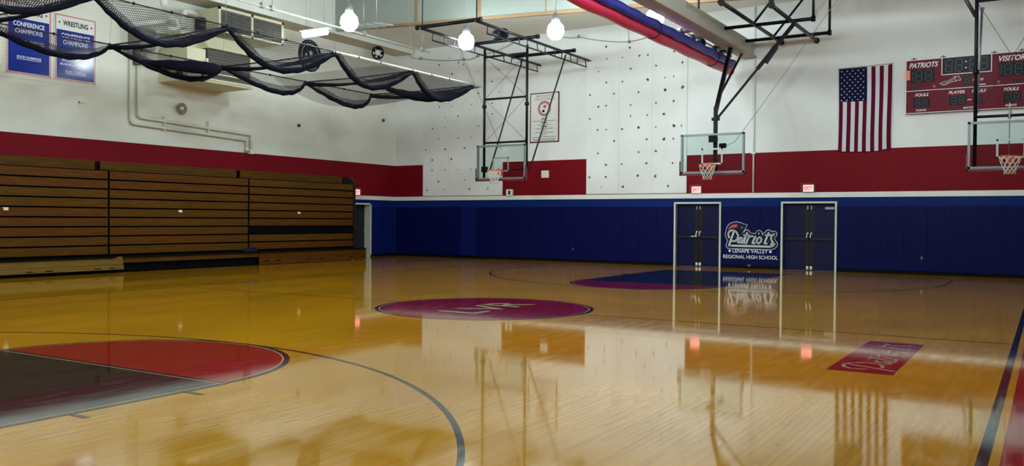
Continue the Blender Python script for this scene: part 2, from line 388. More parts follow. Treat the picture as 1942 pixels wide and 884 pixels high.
# ------------------------------------------------------------------ walls
D1, D2 = (-2.49, -.885), (1.03, 2.69)     # far doors, in wall coordinates x = -Y
fwid = .055
def wall_far():
    b = MB(); T = .35
    segs = [(-YL-.4, D1[0]+fwid), (D1[1]-fwid, D2[0]+fwid), (D2[1]-fwid, 10.8)]
    for a, c in segs:
        b.rect(WF, a, c, 0, 2.02, -T, 0, 1)
    b.rect(WF, -YL-.4, 10.8, 2.02, 2.24, -T, 0, 1)
    b.rect(WF, -YL-.4, 10.8, 2.24, 3.635, -T, 0, 2)
    b.rect(WF, -YL-.4, 10.8, 3.635, 9.7, -T, 0, 0)
    return struct(b.build('wall_far', [white, bluew, redw], origin=(WX, 0, 0)))
wall_far()
b = MB(); DL = (13.05, 14.03)
for a, c in ((-16, DL[0]), (DL[1], 15.75)): b.rect(LF, a, c, 0, 2.03, -.4, 0, 1)
b.rect(LF, -16, 15.75, 2.03, 2.24, -.4, 0, 1); b.rect(LF, -16, 15.75, 2.24, 3.635, -.4, 0, 2); b.rect(LF, -16, 15.75, 3.635, 9.7, -.4, 0, 0)
struct(b.build('wall_left', [white_l, bluew, redw], origin=(0, YL, 0)))
b = MB(); b.rect(LF, -16, 3.42, 5.03, 5.042, 0, .004); struct(b.build('trim_15', steel))
b = MB(); b.box(-16, 15.2, -11.1, -10.8, 0, 2.3, 1); b.box(-16, 15.2, -11.1, -10.8, 2.3, 3.635, 2); b.box(-16, 15.2, -11.1, -10.8, 3.635, 9.7, 0)
struct(b.build('wall_right', [white, bluew, redw]))
b = MB(); b.box(-16.3, -16, -11, 14.9, 0, 2.3, 1); b.box(-16.3, -16, -11, 14.9, 2.3, 3.635, 2); b.box(-16.3, -16, -11, 14.9, 3.635, 9.7, 0)
struct(b.build('wall_back', [white, bluew, redw]))
# white rail line between blue and red, rubber base, door recess behind the left opening
b = MB(); b.rect(WF, -15.0, 10.8, 2.225, 2.378, 0, .025); struct(b.build('trim_1', trimw, origin=(WX, 0, 2.2)))
b = MB(); b.rect(LF, -16, 15.55, 2.225, 2.378, 0, .025); struct(b.build('trim_2', trimw, origin=(0, YL, 2.2)))
for nm, segs, fr in (('baseboard_far', [(-15.0, D1[0]), (D1[1], D2[0]), (D2[1], 10.8)], WF), ('baseboard_left', [(-16, DL[0]), (DL[1], 15.55)], LF)):
    b = MB()
    for a, c in segs: b.rect(fr, a, c, 0, .10, 0, .03)
    struct(b.build(nm, rubber))

# ceiling: slab, lower slab along the far wall, soffit along the left wall, girder, sloping panel wall
b = MB(); b.box(-16.3, 11.2, -11, 15, 9.6, 9.9); struct(b.build('ceiling', ceilm))
b = MB(); b.box(11.1, 15.9, -11, 15, 8.22, 9.9); struct(b.build('trim_7', lowceil))
for k, x in enumerate((-13, -9.5, -6, -2.5, 1, 4.5, 8)):
    b = MB(); b.box(x-.12, x+.12, -11, 13.6, 9.05, 9.6); struct(b.build('trim_%d' % (8+k), ceilm))
b = MB(); b.box(-16, 15.5, 13.62, YL, 8.05, 9.6, 0); b.face([(-16,13.615,8.052),(15.5,13.615,8.052),(15.5,13.615,9.6),(-16,13.615,9.6)], 1)
struct(b.build('trim_3', [soffm, white_l]))
pz = lambda y: 7.5+.0468*y
b = MB(); PF = Fr((11.0, 0, 0), (0,-1,0), (0,0,1))
b.prism(PF, [(-13.6, pz(13.6)), (10.8, pz(-10.8)), (10.8, 9.6), (-13.6, 9.6)], -.12, 0); struct(b.build('trim_4', bulkm))
b = MB(); b.prism(PF, [(-12.0, pz(12)-.01), (10.8, pz(-10.8)-.01), (10.8, pz(-10.8)+.11), (-12.0, pz(12)+.07)], -.13, .02)
for y, wdt in ((10.0, .13), (7.5, .17)): b.rect(PF, -y-wdt/2, -y+wdt/2, pz(y)+.05, 9.6, -.05, .015)
b.rect(PF, -5.05-.02, -5.05+.02, pz(5)+.05, 9.6, -.05, .015)
struct(b.build('trim_5', tan))
b = MB(); b.box(-16, 15.1, -.14, .16, 6.66, 7.08, 0); b.box(-16, 15.1, -.22, .24, 6.60, 6.66, 1)
struct(b.build('trim_6', [girdw, girdb]))

# ------------------------------------------------------------------ wall pads
PW = .61
def pad(fr, x0, x1, label, grp, m, nm='safety_pad'):
    b = MB(); g = .0015; e = .005
    b.prism(fr, [(x0+g,.10),(x1-g,.10),(x1-g,1.955),(x0+g,1.955)], .001, .035)
    b.prism(fr, [(x0+g+e,.10+e),(x1-g-e,.10+e),(x1-g-e,1.955-e),(x0+g+e,1.955-e)], .035, .045)
    o = b.build(nm, m); return tag(o, label, 'wall pad', grp)
def pads(fr, a, c, where, grp, m):
    n = max(1, round((c-a)/PW)); w_ = (c-a)/n
    for k in range(n): pad(fr, a+k*w_, a+(k+1)*w_, where, grp, m)
pads(WF, -14.5, -11.25, 'dark blue vinyl wall pad between the corner and the brighter pads', 'pads in the far left corner', padm)
pads(WF, -11.25, -10.5, 'brighter blue vinyl wall pad left of the long dark run', 'brighter blue pads', padm2)
pads(WF, -10.5, D1[0], 'dark blue vinyl wall pad left of the double doors', 'pads left of the double doors', padm)
pads(WF, D1[1], D2[0], 'dark blue vinyl wall pad between the two double doors', 'pads between the doors', padm)
pads(WF, D2[1], 10.7, 'dark blue vinyl wall pad right of the double doors', 'pads right of the double doors', padm)
pads(LF, 14.1, 15.45, 'blue vinyl wall pad beside the left side doorway', 'pads beside the left doorway', padm2)

# ------------------------------------------------------------------ doors
def far_door(nm, a, c):
    cx = (a+c)/2; T = 2.045
    r = thing(nm, WF.p(cx, 0, 0), None, None); struct(r)
    b = MB()   # frame: face strips and the jambs of the recess
    for x0, x1 in ((a, a+fwid), (c-fwid, c)): b.rect(WF, x0, x1, 0, T, -.16, .05)
    b.rect(WF, a, c, T, T+.055, -.16, .05)
    b.build('door_frame', doorframe, r)
    for s in (-1, 1):
        x0, x1 = (a+fwid, cx-.005) if s < 0 else (cx+.005, c-fwid)
        b = MB(); b.rect(WF, x0, x1, .01, T, -.16, -.115, 0)
        xi = cx-.13 if s < 0 else cx+.01; b.rect(WF, xi, xi+.12, .01, T, -.115, -.112, 1)
        leaf = b.build('door_leaf', [doorblue, doorbrown], r)
        b = MB(); b.rect(WF, x0+.06, x1-.06, .93, .99, -.09, -.05); b.rect(WF, x0+.03, x0+.10, .92, 1.0, -.112, -.05); b.rect(WF, x1-.10, x1-.03, .92, 1.0, -.112, -.05)
        b.build('push_bar', darkgrey, leaf)
        xm = cx+s*.055
        b = MB(); b.lathe(WF.p(xm, .085, -.112), [(0,.03),(.035,.028),(.04,.0)], 12, axis=WF.n); b.rect(WF, xm-.03, xm+.03, .03, .13, -.112, -.085)
        b.build('floor_latch', whitep, leaf)
        b = MB(); b.lathe(WF.p(xm, 1.13, -.112), [(0,.04),(.025,.035),(.028,.0)], 12, axis=WF.n); b.bar(WF.p(xm-.01, 1.11, -.08), WF.p(xm-.025, 1.0, -.06), .022)
        b.build('door_handle', whitep, leaf)
        b = MB(); b.rect(WF, xm-.018, xm+.018, 1.86, 1.97, -.112, -.08); b.build('top_latch', steel, leaf)
    return r
d1 = far_door('door_1', *D1); d2 = far_door('door_2', *D2)
b = MB(); b.rect(WF, D2[1]-.36, D2[1]-.10, 1.86, 1.93, -.112, -.04); b.build('door_closer', steel, d2)
b = MB(); b.rect(WF, -1.93, -1.72, .975, 1.0, -.05, -.045); b.build('bar_highlight', whitep, d1)  # white strip painted in as the highlight on the push bar
# backs of the recesses
r = thing('door_3', (13.54, YL, 0), None, None); struct(r)
b = MB()
b.box(DL[1]-.003, DL[1]+.06, YL-.03, YL+.32, 0, 2.09); b.box(DL[0]-.06, DL[0]+.003, YL-.03, YL+.32, 0, 2.09); b.box(DL[0]-.06, DL[1]+.06, YL-.03, YL+.32, 2.03, 2.09)
b.build('door_frame', doorframe, r)
b = MB(); b.box(DL[0], DL[1], YL+.28, YL+.33, .01, 2.04); b.build('door_leaf', darkgrey, r)
b = MB(); b.lathe((13.95, YL+.28, 1.02), [(0,.06),(.03,.055),(.03,.03),(.012,.03),(.012,0)], 12, axis=(0,-1,0)); b.build('door_handle', steel, r)

# ------------------------------------------------------------------ climbing walls and their holds
for a, c, lab in ((-13.13, -9.34, 'white climbing panel left of the red band, behind the left hoop'), (-5.79, -2.07, 'white climbing panel between the red band and the double doors')):
    b = MB(); n = 3; w_ = (c-a)/n
    for k in range(n): b.rect(WF, a+k*w_+.002, a+(k+1)*w_-.002, 2.40, 8.0, 0, .03)
    tag(b.build('climbing_wall', white), lab, 'climbing wall')
HL = [(12.34,7.51,.027),(11.84,7.72,.021),(11.4,7.52,.03),(11.15,7.43,.027),(11.71,7.11,.033),(10.46,7.09,.018),(10.14,7.5,.021),(10.77,6.68,.024),(10.45,6.27,.03),(10.76,5.87,.027),(11.72,5.86,.021),(12.31,5.88,.03),(12.02,5.45,.021),(11.4,5.46,.03),(10.12,6.67,.024),(9.83,6.67,.027),(9.52,7.09,.024),(9.51,6.26,.021),(9.81,5.86,.03),(9.82,5.45,.024),(10.13,5.44,.021),(10.43,5.03,.024),(12.65,5.04,.027),(12.02,5.05,.021),(12.33,4.63,.024),(11.4,4.62,.024),(10.76,4.62,.021),(12.98,4.22,.03),(12.01,4.21,.03),(11.08,4.23,.042),(12.65,3.81,.036),(11.71,3.82,.033),(12.66,3.41,.024),(12.02,3.41,.021),(11.4,3.4,.021),(10.77,3.39,.021),(12.34,2.97,.036),(11.08,2.99,.021),(12.91,2.63,.03),(12.07,2.65,.024),(10.84,2.64,.03),(9.99,2.65,.027),(9.5,3.4,.018),(10.15,4.62,.027),(9.49,4.21,.024)]
HR = [(5.04,7.48,.039),(4.15,7.36,.033),(3.17,7.48,.048),(3.79,7.05,.039),(3.48,7.05,.027),(2.54,7.07,.03),(5.65,7.06,.03),(5.02,7.06,.027),(4.42,7.05,.027),(2.25,6.68,.039),(3.18,6.66,.036),(4.11,6.64,.036),(5.34,6.65,.027),(3.48,6.22,.045),(2.86,6.24,.024),(2.55,6.25,.027),(5.03,6.25,.036),(4.41,6.23,.036),(2.85,5.83,.042),(2.23,5.87,.055),(5.66,5.86,.033),(4.73,5.84,.03),(3.81,5.82,.03),(2.54,5.44,.042),(5.33,5.43,.033),(5.03,5.44,.036),(4.1,5.41,.027),(3.17,5.42,.036),(2.88,5.03,.039),(3.48,5.03,.027),(5.66,5.03,.029),(4.1,5.04,.029),(5.35,4.63,.035),(5.02,4.62,.026),(4.41,4.61,.038),(3.8,4.63,.042),(3.17,4.62,.026),(2.52,4.63,.051),(2.26,4.61,.026),(4.71,4.22,.029),(3.49,4.22,.029),(2.87,4.2,.045),(2.54,4.2,.032),(5.33,3.81,.029),(3.79,3.8,.035),(3.16,3.81,.042),(5.02,3.41,.042),(4.42,3.41,.029),(3.5,3.42,.038),(2.56,3.4,.026),(5.66,2.99,.035),(5.02,2.99,.032),(3.81,3.01,.038),(3.17,2.98,.051),(5.19,2.64,.022),(4.36,2.64,.038),(2.71,2.64,.038)]
def hold(y, z, s, side):
    rs = s*1.15; n = 9; rng = random.Random(int(y*100)*1000+int(z*100)); fr = wall_frame(y, z, .03)
    el = rng.uniform(.65, 1.0); an = rng.uniform(0, math.pi); jit = [rng.uniform(.72, 1.15) for _ in range(n)]
    b = MB(); i0 = 0
    for r_, h in ((1, 0), (.95, .5), (.6, .95), (.05, 1.1)):
        for j in range(n):
            t = 2*math.pi*j/n; x = rs*r_*jit[j]*math.cos(t); yy = rs*r_*jit[j]*math.sin(t)*el
            b.v.append(fr.p(x*math.cos(an)-yy*math.sin(an), x*math.sin(an)+yy*math.cos(an), h*rs))
    for k in range(3):
        for j in range(n): b.f.append((k*n+j, k*n+(j+1) % n, (k+1)*n+(j+1) % n, (k+1)*n+j)); b.m.append(0); b.sm.append(True)
    big = s >= .035
    m = rng.choice((hold_g, hold_t)) if (big or (side == 'right' and z > 6.2)) else hold_k if z < 4.1 else rng.choice((hold_g, hold_k))
    colr = {hold_g.name: 'dark green grey', hold_k.name: 'black', hold_t.name: 'olive tan'}[m.name]
    zone = 'near the top' if z > 6.5 else 'in the upper half' if z > 5 else 'in the lower half' if z > 3.5 else 'near the bottom'
    o = b.build('climbing_hold', m, origin=fr.p(0, 0, 0))
    tag(o, '%s %s climbing hold %s of the %s climbing panel' % ('large' if big else 'small', colr, zone, side), 'climbing hold', '%s %s holds %s of the %s panel' % ('large' if big else 'small', colr, zone, side))
for y, z, s in HL: hold(y, z, s, 'left')
for y, z, s in HR: hold(y, z, s, 'right')
# ropes strung along the wall
def wrope(pts, off, label, r=.012):
    b = MB(); P = []
    for k in range(len(pts)-1):
        (y0, z0), (y1, z1) = pts[k], pts[k+1]
        for j in range(6):
            t = j/6; P.append(wall_frame(y0+(y1-y0)*t, z0+(z1-z0)*t-.10*4*t*(1-t)*(abs(y1-y0) > .6)*.6, off).o)
    P.append(wall_frame(*pts[-1], off).o); b.tube(P, r, 5)
    for y, z in pts[1:-1]: b.lathe(wall_frame(y, z-.06, off).o, [(0,0),(.045,.02),(.05,.07),(.02,.12),(0,.13)], 7)
    return tag(b.build('climbing_rope', rope), label, 'rope')
wrope([(13.8, 8.02), (13.2, 7.84), (11.09, 7.60), (10.44, 7.68), (8.85, 7.98)], .10, 'sagging rope strung across the top of the left climbing panel')
wrope([(6.9, 8.05), (6.1, 7.93), (4.15, 7.55), (2.6, 7.85)], .10, 'sagging rope strung across the top of the right climbing panel')
b = MB(); b.tube([wall_frame(4.15, 7.55, .1).o, wall_frame(4.2, 8.22, .1).o], .008, 5); tag(b.build('climbing_rope', rope), 'thin rope dropping from the ceiling to the right climbing panel', 'rope')
b = MB(); b.tube([wall_frame(11.3, 8.22, .1).o, wall_frame(11.09, 7.6, .12).o, wall_frame(9.9, 5.3, .14).o, wall_frame(9.3, 4.1, .14).o], .008, 5)
tag(b.build('climbing_rope', rope), 'thin rope hanging slantwise down behind the left hoop frame', 'rope')
# conduit running up the wall right of the right climbing panel
b = MB(); b.tube([WF.p(.15, 2.39, .03), WF.p(.15, 8.2, .03)], .028, 8); b.rect(WF, .09, .21, 5.0, 5.04, 0, .06); b.rect(WF, .09, .21, 7.0, 7.04, 0, .06)
b.rect(WF, .09, .21, 3.6, 3.66, 0, .07); tag(b.build('conduit', white), 'white pipe running up the far wall between climbing panel and flag', 'pipe')

# ------------------------------------------------------------------ logo on the pads between the doors
LG = thing('team_logo', WF.p(.08, .40, .047), 'silver script team emblem with a navy head on the blue pads between the doors', 'logo')
lf = Fr(WF.p(.08, 1.02, .047), FU, (0,0,1))
LS = 1.62/850.0
def head(grow=0):
    pts = [(178,392),(165,330),(160,270),(175,215),(210,165),(260,140),(330,130),(385,140),(430,158),(495,170),(455,235),(428,275),(400,310),(300,330)]
    cx, cy = 320, 240; out = []
    for x, y in pts:
        d = Vector((x-cx, y-cy)); d = d*(1+grow/max(d.length, 1)); out.append((cx+d.x, cy+d.y))
    return [((x-560)*LS, -(y-350)*LS) for x, y in out]
def layer(name, m, wid, h, grow):
    b = MB()
    if grow is not None: b.face([lf.p(x, y, h) for x, y in head(grow)][::-1])
    for key in ('word', 'dot', 'bar'):
        for st in SCRIPT[key]: b.stroke(lf, script_pts(st, 560, 350, LS, LS), wid*LS*(1.25 if key != 'dot' or wid > 60 else 1.0), h)
    return b.build(name, m, LG)
layer('pale_outline', lettg, 92, .001, 22); layer('navy_border', navy, 74, .002, 12); layer('silver_script', lettg, 26, .0045, None)
b = MB(); b.face([lf.p((x-560)*LS, -(y-350)*LS, .003) for x, y in ((175,262),(200,205),(250,165),(342,152),(332,212),(255,214),(205,240))][::-1]); b.build('red_stripe', bannerr, LG)
b = MB()
b.face([lf.p((418-560)*LS+(.026 if k % 2 == 0 else .011)*math.cos(math.pi/2+k*math.pi/5), -(210-350)*LS+(.026 if k % 2 == 0 else .011)*math.sin(math.pi/2+k*math.pi/5), .0035) for k in range(10)])
b.build('star', lettw, LG)
b = MB()
words('lettering', lf, lettw, LG, [('LENAPE VALLEY', 0, -.53, .115, 1.12), ('REGIONAL HIGH SCHOOL', 0, -.715, .115, 1.74)], .003, .008)
for x in (-.66, .64): b.face([lf.p(x+.04*math.cos(t), -.475+.04*math.sin(t), .003) for t in [2*math.pi*j/16 for j in range(16)]])
b.build('bullet', lettw, LG)

# ------------------------------------------------------------------ poster, flag, scoreboard
P = thing('poster', wall_frame(7.52, 4.29).o, "white spectator code poster with dark red border on the far wall", 'poster')
pf = wall_frame(7.52, 4.29, 0)
b = MB(); b.rect(pf, -.61, .61, 0, 1.80, 0, .03); b.build('border', padred, P)
b = MB(); b.rect(pf, -.57, .57, .04, 1.76, .03, .034); b.build('sheet', bannerw, P)
b = MB()
for k in range(48):
    t0, t1 = 2*math.pi*k/48, 2*math.pi*(k+1)/48
    b.face([pf.p(r_*math.cos(t), 1.22+r_*math.sin(t), .036) for r_, t in ((.19, t0), (.275, t0), (.275, t1), (.19, t1))])
b.build('seal_ring', mat('seal_red', (.30, .03, .06), .5), P)
ink = mat('poster_ink', (.06, .05, .06), .6)
words('title', pf, ink, P, [("SPECTATOR'S", 0, 1.63, .085, .72), ('CODE OF CONDUCT', 0, 1.52, .085, .9)], .036, 0)
words('heading', pf, ink, P, [('RESPECT', 0, .41, .04, .22), ('SUPPORT', 0, .26, .04, .22)], .036, .02)
b = MB()
for y, wd in ((.78, .95), (.64, .55), (.50, .75), (.36, .8), (.20, 1.0), (.13, 1.0), (.08, .9)): b.rect(pf, -wd/2, wd/2, y-.012, y+.004, .034, .036)
for y in (.83, .69, .55): b.rect(pf, -.12, .12, y, y+.04, .034, .036)
o = b.build('fine_print', ink, P); o['kind'] = 'stuff'
b = MB(); b.face([pf.p(.02+.07*math.cos(t), 1.29+.06*math.sin(t), .037) for t in [k*.7 for k in range(9)]], 0); b.face([pf.p(-.04+.06*math.cos(t), 1.13+.05*math.sin(t), .037) for t in [k*.7 for k in range(9)]], 1)
b.build('seal_figures', [bannerr, navy], P)
b = MB()
for t in [2*math.pi*j/18 for j in range(18)]: b.face([pf.p(.232*math.cos(t+a)*q, 1.22+.232*math.sin(t+a)*q, .0375) for a, q in ((-.07, .92), (.07, .92), (.07, 1.08), (-.07, 1.08))])
b.build('seal_letters', bannerw, P)

FY, FZ0, FZ1, FW_ = -2.70, 3.585, 6.02, 1.475
FL = thing('flag', wall_frame(FY-FW_/2, FZ0).o, 'stars and stripes flag hung vertically beside the scoreboard', 'flag')
ff = wall_frame(FY, 0, .03)
b = MB(); NX, NZ = 52, 30
def flagp(i, k):
    x = i/NX; t = k/NZ; z = FZ1+(.03 if x > .9 else 0)*(x-.9)*10*(1-t)-t*(FZ1-FZ0)
    z += (.03*math.sin(x*math.pi*1)*-1 + (.03 if x > .85 else 0))*t
    xx = x*FW_-(.03*math.sin(t*math.pi)*(x-.5))*2*.5 + .012*math.sin(t*5)*x
    return ff.p(xx, z, .025+.02*math.sin(x*16)*(.2+.8*t)+.008*math.sin(x*5+t*6))
for i in range(NX):
    st = i//4
    for k in range(NZ):
        mi = 2 if (st < 7 and k < 12) else (0 if st % 2 == 0 else 1)
        b.face([flagp(i, k), flagp(i, k+1), flagp(i+1, k+1), flagp(i+1, k)], mi)
b.build('cloth', [flagr, flagw, flagb], FL)
b = MB()
for rr_ in range(11):
    cols = 5 if rr_ % 2 == 0 else 4
    for c_ in range(cols):
        fx = (.045+.104*(c_+(0 if cols == 5 else .5)))*1.0+.015; fz = FZ1-.085-rr_*.0855
        base = ff.p(fx*FW_, fz, .056)
        b.face([base+ff.u*((.026 if q % 2 == 0 else .012)*math.cos(math.pi/2+q*math.pi/5))+ff.v*((.026 if q % 2 == 0 else .012)*math.sin(math.pi/2+q*math.pi/5)) for q in range(10)])
b.build('stars', flagw, FL)
b = MB(); b.tube([ff.p(-.03, FZ1+.02, .03), ff.p(FW_+.03, FZ1+.05, .03)], .012, 6); b.build('hanging_rod', trimw, FL)

SB = thing('scoreboard', wall_frame(-6.09, 4.57).o, 'dark red electronic scoreboard with unlit digits on the far wall', 'scoreboard')
sf = wall_frame(0, 0, .12)
S0, S1, Z0, Z1 = 4.55, 7.63, 4.575, 6.095
b = MB(); b.rect(sf, S0, S1, Z0, Z1, -.12, 0); b.build('cabinet', sbred, SB)
b = MB()
for x0, x1, y0, y1 in ((S0, S1, Z1-.022, Z1), (S0, S1, Z0, Z0+.018), (S0, S0+.018, Z0, Z1), (S1-.018, S1, Z0, Z1), (S0, S1, 5.205, 5.222), (5.47, 6.71, 5.60, 5.62), (5.47, 5.49, 5.60, Z1), (6.69, 6.71, 5.60, Z1)):
    b.rect(sf, x0, x1, y0, y1, 0, .006)
b.build('border_lines', lettw, SB)
b = MB(); wins = [(5.5, 6.68, 5.635, 6.06), (4.68, 5.30, 5.44, 5.81), (6.88, 7.50, 5.44, 5.81), (6.03, 6.20, 5.29, 5.56), (4.76, 5.19, 4.74, 5.0), (5.68, 6.10, 4.74, 5.0), (6.27, 6.49, 4.74, 5.0), (7.0, 7.41, 4.74, 5.0), (4.69, 4.79, 5.25, 5.34), (4.86, 4.95, 5.25, 5.34), (7.23, 7.33, 5.25, 5.34), (7.40, 7.50, 5.25, 5.34)]
for q in wins:
    b = MB(); b.rect(sf, *q, 0, .004); b.build('digit_window', sbblack, SB)
def digit(b, x, y, w_, h_, segs='abcdefg', t=.018, sl=.04):
    S = {'a': ((0,h_),(w_,h_)), 'd': ((0,0),(w_,0)), 'g': ((0,h_/2),(w_,h_/2)), 'f': ((0,h_/2),(0,h_)), 'e': ((0,0),(0,h_/2)), 'b': ((w_,h_/2),(w_,h_)), 'c': ((w_,0),(w_,h_/2))}
    for k in segs:
        (x0, y0), (x1, y1) = S[k]; e = t*.8
        if x0 == x1: y0 += e; y1 -= e
        else: x0 += e; x1 -= e
        d = Vector((x1-x0, y1-y0)).normalized(); nn = Vector((-d.y, d.x))*t/2
        b.face([sf.p(x+px+py*sl, y+py, .006) for px, py in ((x0-nn.x, y0-nn.y), (x1-nn.x, y1-nn.y), (x1+nn.x, y1+nn.y), (x0+nn.x, y0+nn.y))])
DG = [(x, 5.68, .16, .33, 'abcdefg', .022) for x in (5.57, 5.82, 6.17, 6.43)]
for bx in (4.68, 6.88): DG += [(bx-.09, 5.48, .14, .29, 'bc', .018), (bx+.13, 5.48, .15, .29, 'abcdefg', .018), (bx+.38, 5.48, .15, .29, 'abcdefg', .018)]
DG += [(6.07, 5.33, .09, .19, 'abcdefg', .018), (6.33, 4.78, .11, .18, 'abcdefg', .015)]
for bx in (4.76, 5.68, 7.0): DG += [(bx+.06, 4.78, .11, .18, 'abcdefg', .015), (bx+.24, 4.78, .11, .18, 'abcdefg', .015)]
for x in (4.71, 4.88, 7.25, 7.42): DG.append((x, 5.265, .05, .06, 'abcdefg', .012))
for x, y, w_, h_, sg, t in DG:
    b = MB(); digit(b, x, y, w_, h_, sg, t); b.build('digit', sbseg, SB)
b = MB()
for y in (5.76, 5.93): b.face([sf.p(6.08+.02*math.cos(t), y+.02*math.sin(t), .007) for t in [2*math.pi*j/10 for j in range(10)]])
b.rect(sf, 6.13, 6.23, 4.865, 4.885, 0, .006)
b.build('colon', lettw, SB)
words('lettering', sf, lettw, SB, [('PATRIOTS', 5.0, 5.855, .145, .72), ('VISITORS', 7.2, 5.855, .145, .72), ('FOULS', 4.97, 5.05, .085, .33), ('FOULS', 7.17, 5.05, .085, .34),
 ('PLAYER', 5.86, 5.06, .085, .40), ('FOULS', 6.40, 5.06, .085, .33), ('POINTS', 4.96, 4.63, .055, .26), ('POINTS', 7.17, 4.63, .055, .26), ('MATCH', 6.16, 4.63, .055, .26), ('PERIOD', 6.38, 5.38, .065, .26)], .006, .02, .25)
b = MB(); b.rect(sf, 6.28, 6.56, 5.26, 5.285, 0, .006)
b.build('underline', lettw, SB)
b = MB()   # galloping rider line figure
for st in ([(0,.03),(.10,.07),(.20,.08),(.28,.13),(.34,.14)], [(0,.03),(.05,.0),(.15,.02),(.22,.05),(.28,.09),(.33,.10)], [(.07,-.02),(.12,-.03),(.19,.0),(.26,.04),(.33,.06)],
           [(.34,.14),(.36,.20),(.40,.20),(.39,.15),(.44,.19),(.47,.21),(.49,.15),(.53,.10),(.50,.07),(.46,.10),(.42,.07),(.36,.05),(.33,.06)], [(.38,.17),(.37,.10),(.42,.09)]):
    b.stroke(sf, [(5.43+x, 5.345+y) for x, y in st], .013, .006)
b.build('rider_emblem', lettg, SB)
b = MB()
for x, y in ((5.29, 5.31), (6.87, 5.31)): b.prism(sf, [(x-.05, y), (x, y-.05), (x+.05, y), (x, y+.05)], 0, .005)
b.build('possession_arrow', mat('faded_red_arrow', (.36, .05, .06), .5), SB)
b = MB(); b.rect(sf, 4.56, 4.665, 5.53, 5.80, .001, .007); b.build('orange_tag', sborange, SB)
b = MB()
for x in (4.75, 5.5, 6.75, 7.4): b.rect(sf, x-.07, x+.07, Z1, Z1+.03, -.11, -.04); b.rect(sf, x-.01, x+.01, Z1, Z1+.07, -.11, -.06)
b.build('mounting_bracket', blackm, SB)

# small boxes on the far wall
def outlet(fr, x, z, w_, h_, d, m, name, label, cat, m2=None):
    r = thing(name, fr.p(x, z, 0), label, cat)
    b = MB(); b.rect(fr, x-w_/2, x+w_/2, z-h_/2, z+h_/2, 0, d); b.rect(fr, x-w_/2+.012, x+w_/2-.012, z-h_/2+.012, z+h_/2-.012, d, d+.006); b.build('box', m, r)
    if m2: b = MB(); b.rect(fr, x-w_*.08, x+w_*.22, z-h_*.3, z+h_*.3, d+.006, d+.016); b.build('slot', m2, r)
    return r
outlet(WF, -7.48, 3.14, .30, .26, .04, whitep, 'blank_plate', 'blank white plate in the middle of the red band under the poster', 'wall plate')
outlet(WF, -9.0, 2.49, .26, .24, .08, whitep, 'junction_box', 'white box with a dark slot standing on the white rail', 'wall box', rubber)
fp = Fr(WF.p(0, 0, .045), FU, (0,0,1))
outlet(fp, -6.28, .47, .08, .12, .02, darkgrey, 'power_outlet', 'grey outlet on the pads well left of the double doors', 'outlet', steel)
outlet(fp, 5.02, .48, .08, .12, .02, darkgrey, 'power_outlet', 'grey outlet on the pads right of the double doors', 'outlet', steel)
outlet(fp, .05, .10, .16, .07, .02, darkgrey, 'power_outlet', 'low outlet at the foot of the pads under the emblem', 'outlet', steel)

# exit signs in wire cages
def exit_sign(fr, x, z, label):
    r = thing('exit_sign', fr.p(x, z, 0), label, 'exit sign')
    b = MB(); b.rect(fr, x-.16, x+.16, z, z+.22, 0, .06); b.build('housing', whitep, r)
    b = MB(); b.rect(fr, x-.145, x+.145, z+.012, z+.208, .06, .063); b.build('lit_face', exitglow, r)
    b = MB(); b.text(fr, 'EXIT', x, z+.045, .13, .065, width=.22, bold=.02); b.build('lettering', exitlet, r)
    b = MB()
    for k in range(6): xx = x-.20+k*.08; b.tube([fr.p(xx, z, 0), fr.p(xx, z, .1), fr.p(xx, z+.26, .1), fr.p(xx, z+.26, 0)], .004, 4)
    for k in range(3): zz = z+k*.13; b.tube([fr.p(x-.20, zz, 0), fr.p(x-.20, zz, .1), fr.p(x+.20, zz, .1), fr.p(x+.20, zz, 0)], .004, 4)
    b.build('wire_cage', steel, r)
exit_sign(WF, -1.72, 2.39, 'lit red exit sign above the left double doors')
exit_sign(WF, 1.85, 2.39, 'lit red exit sign above the right double doors')
exit_sign(LF, 13.22, 2.39, 'lit red exit sign on the left wall beside the bleachers')

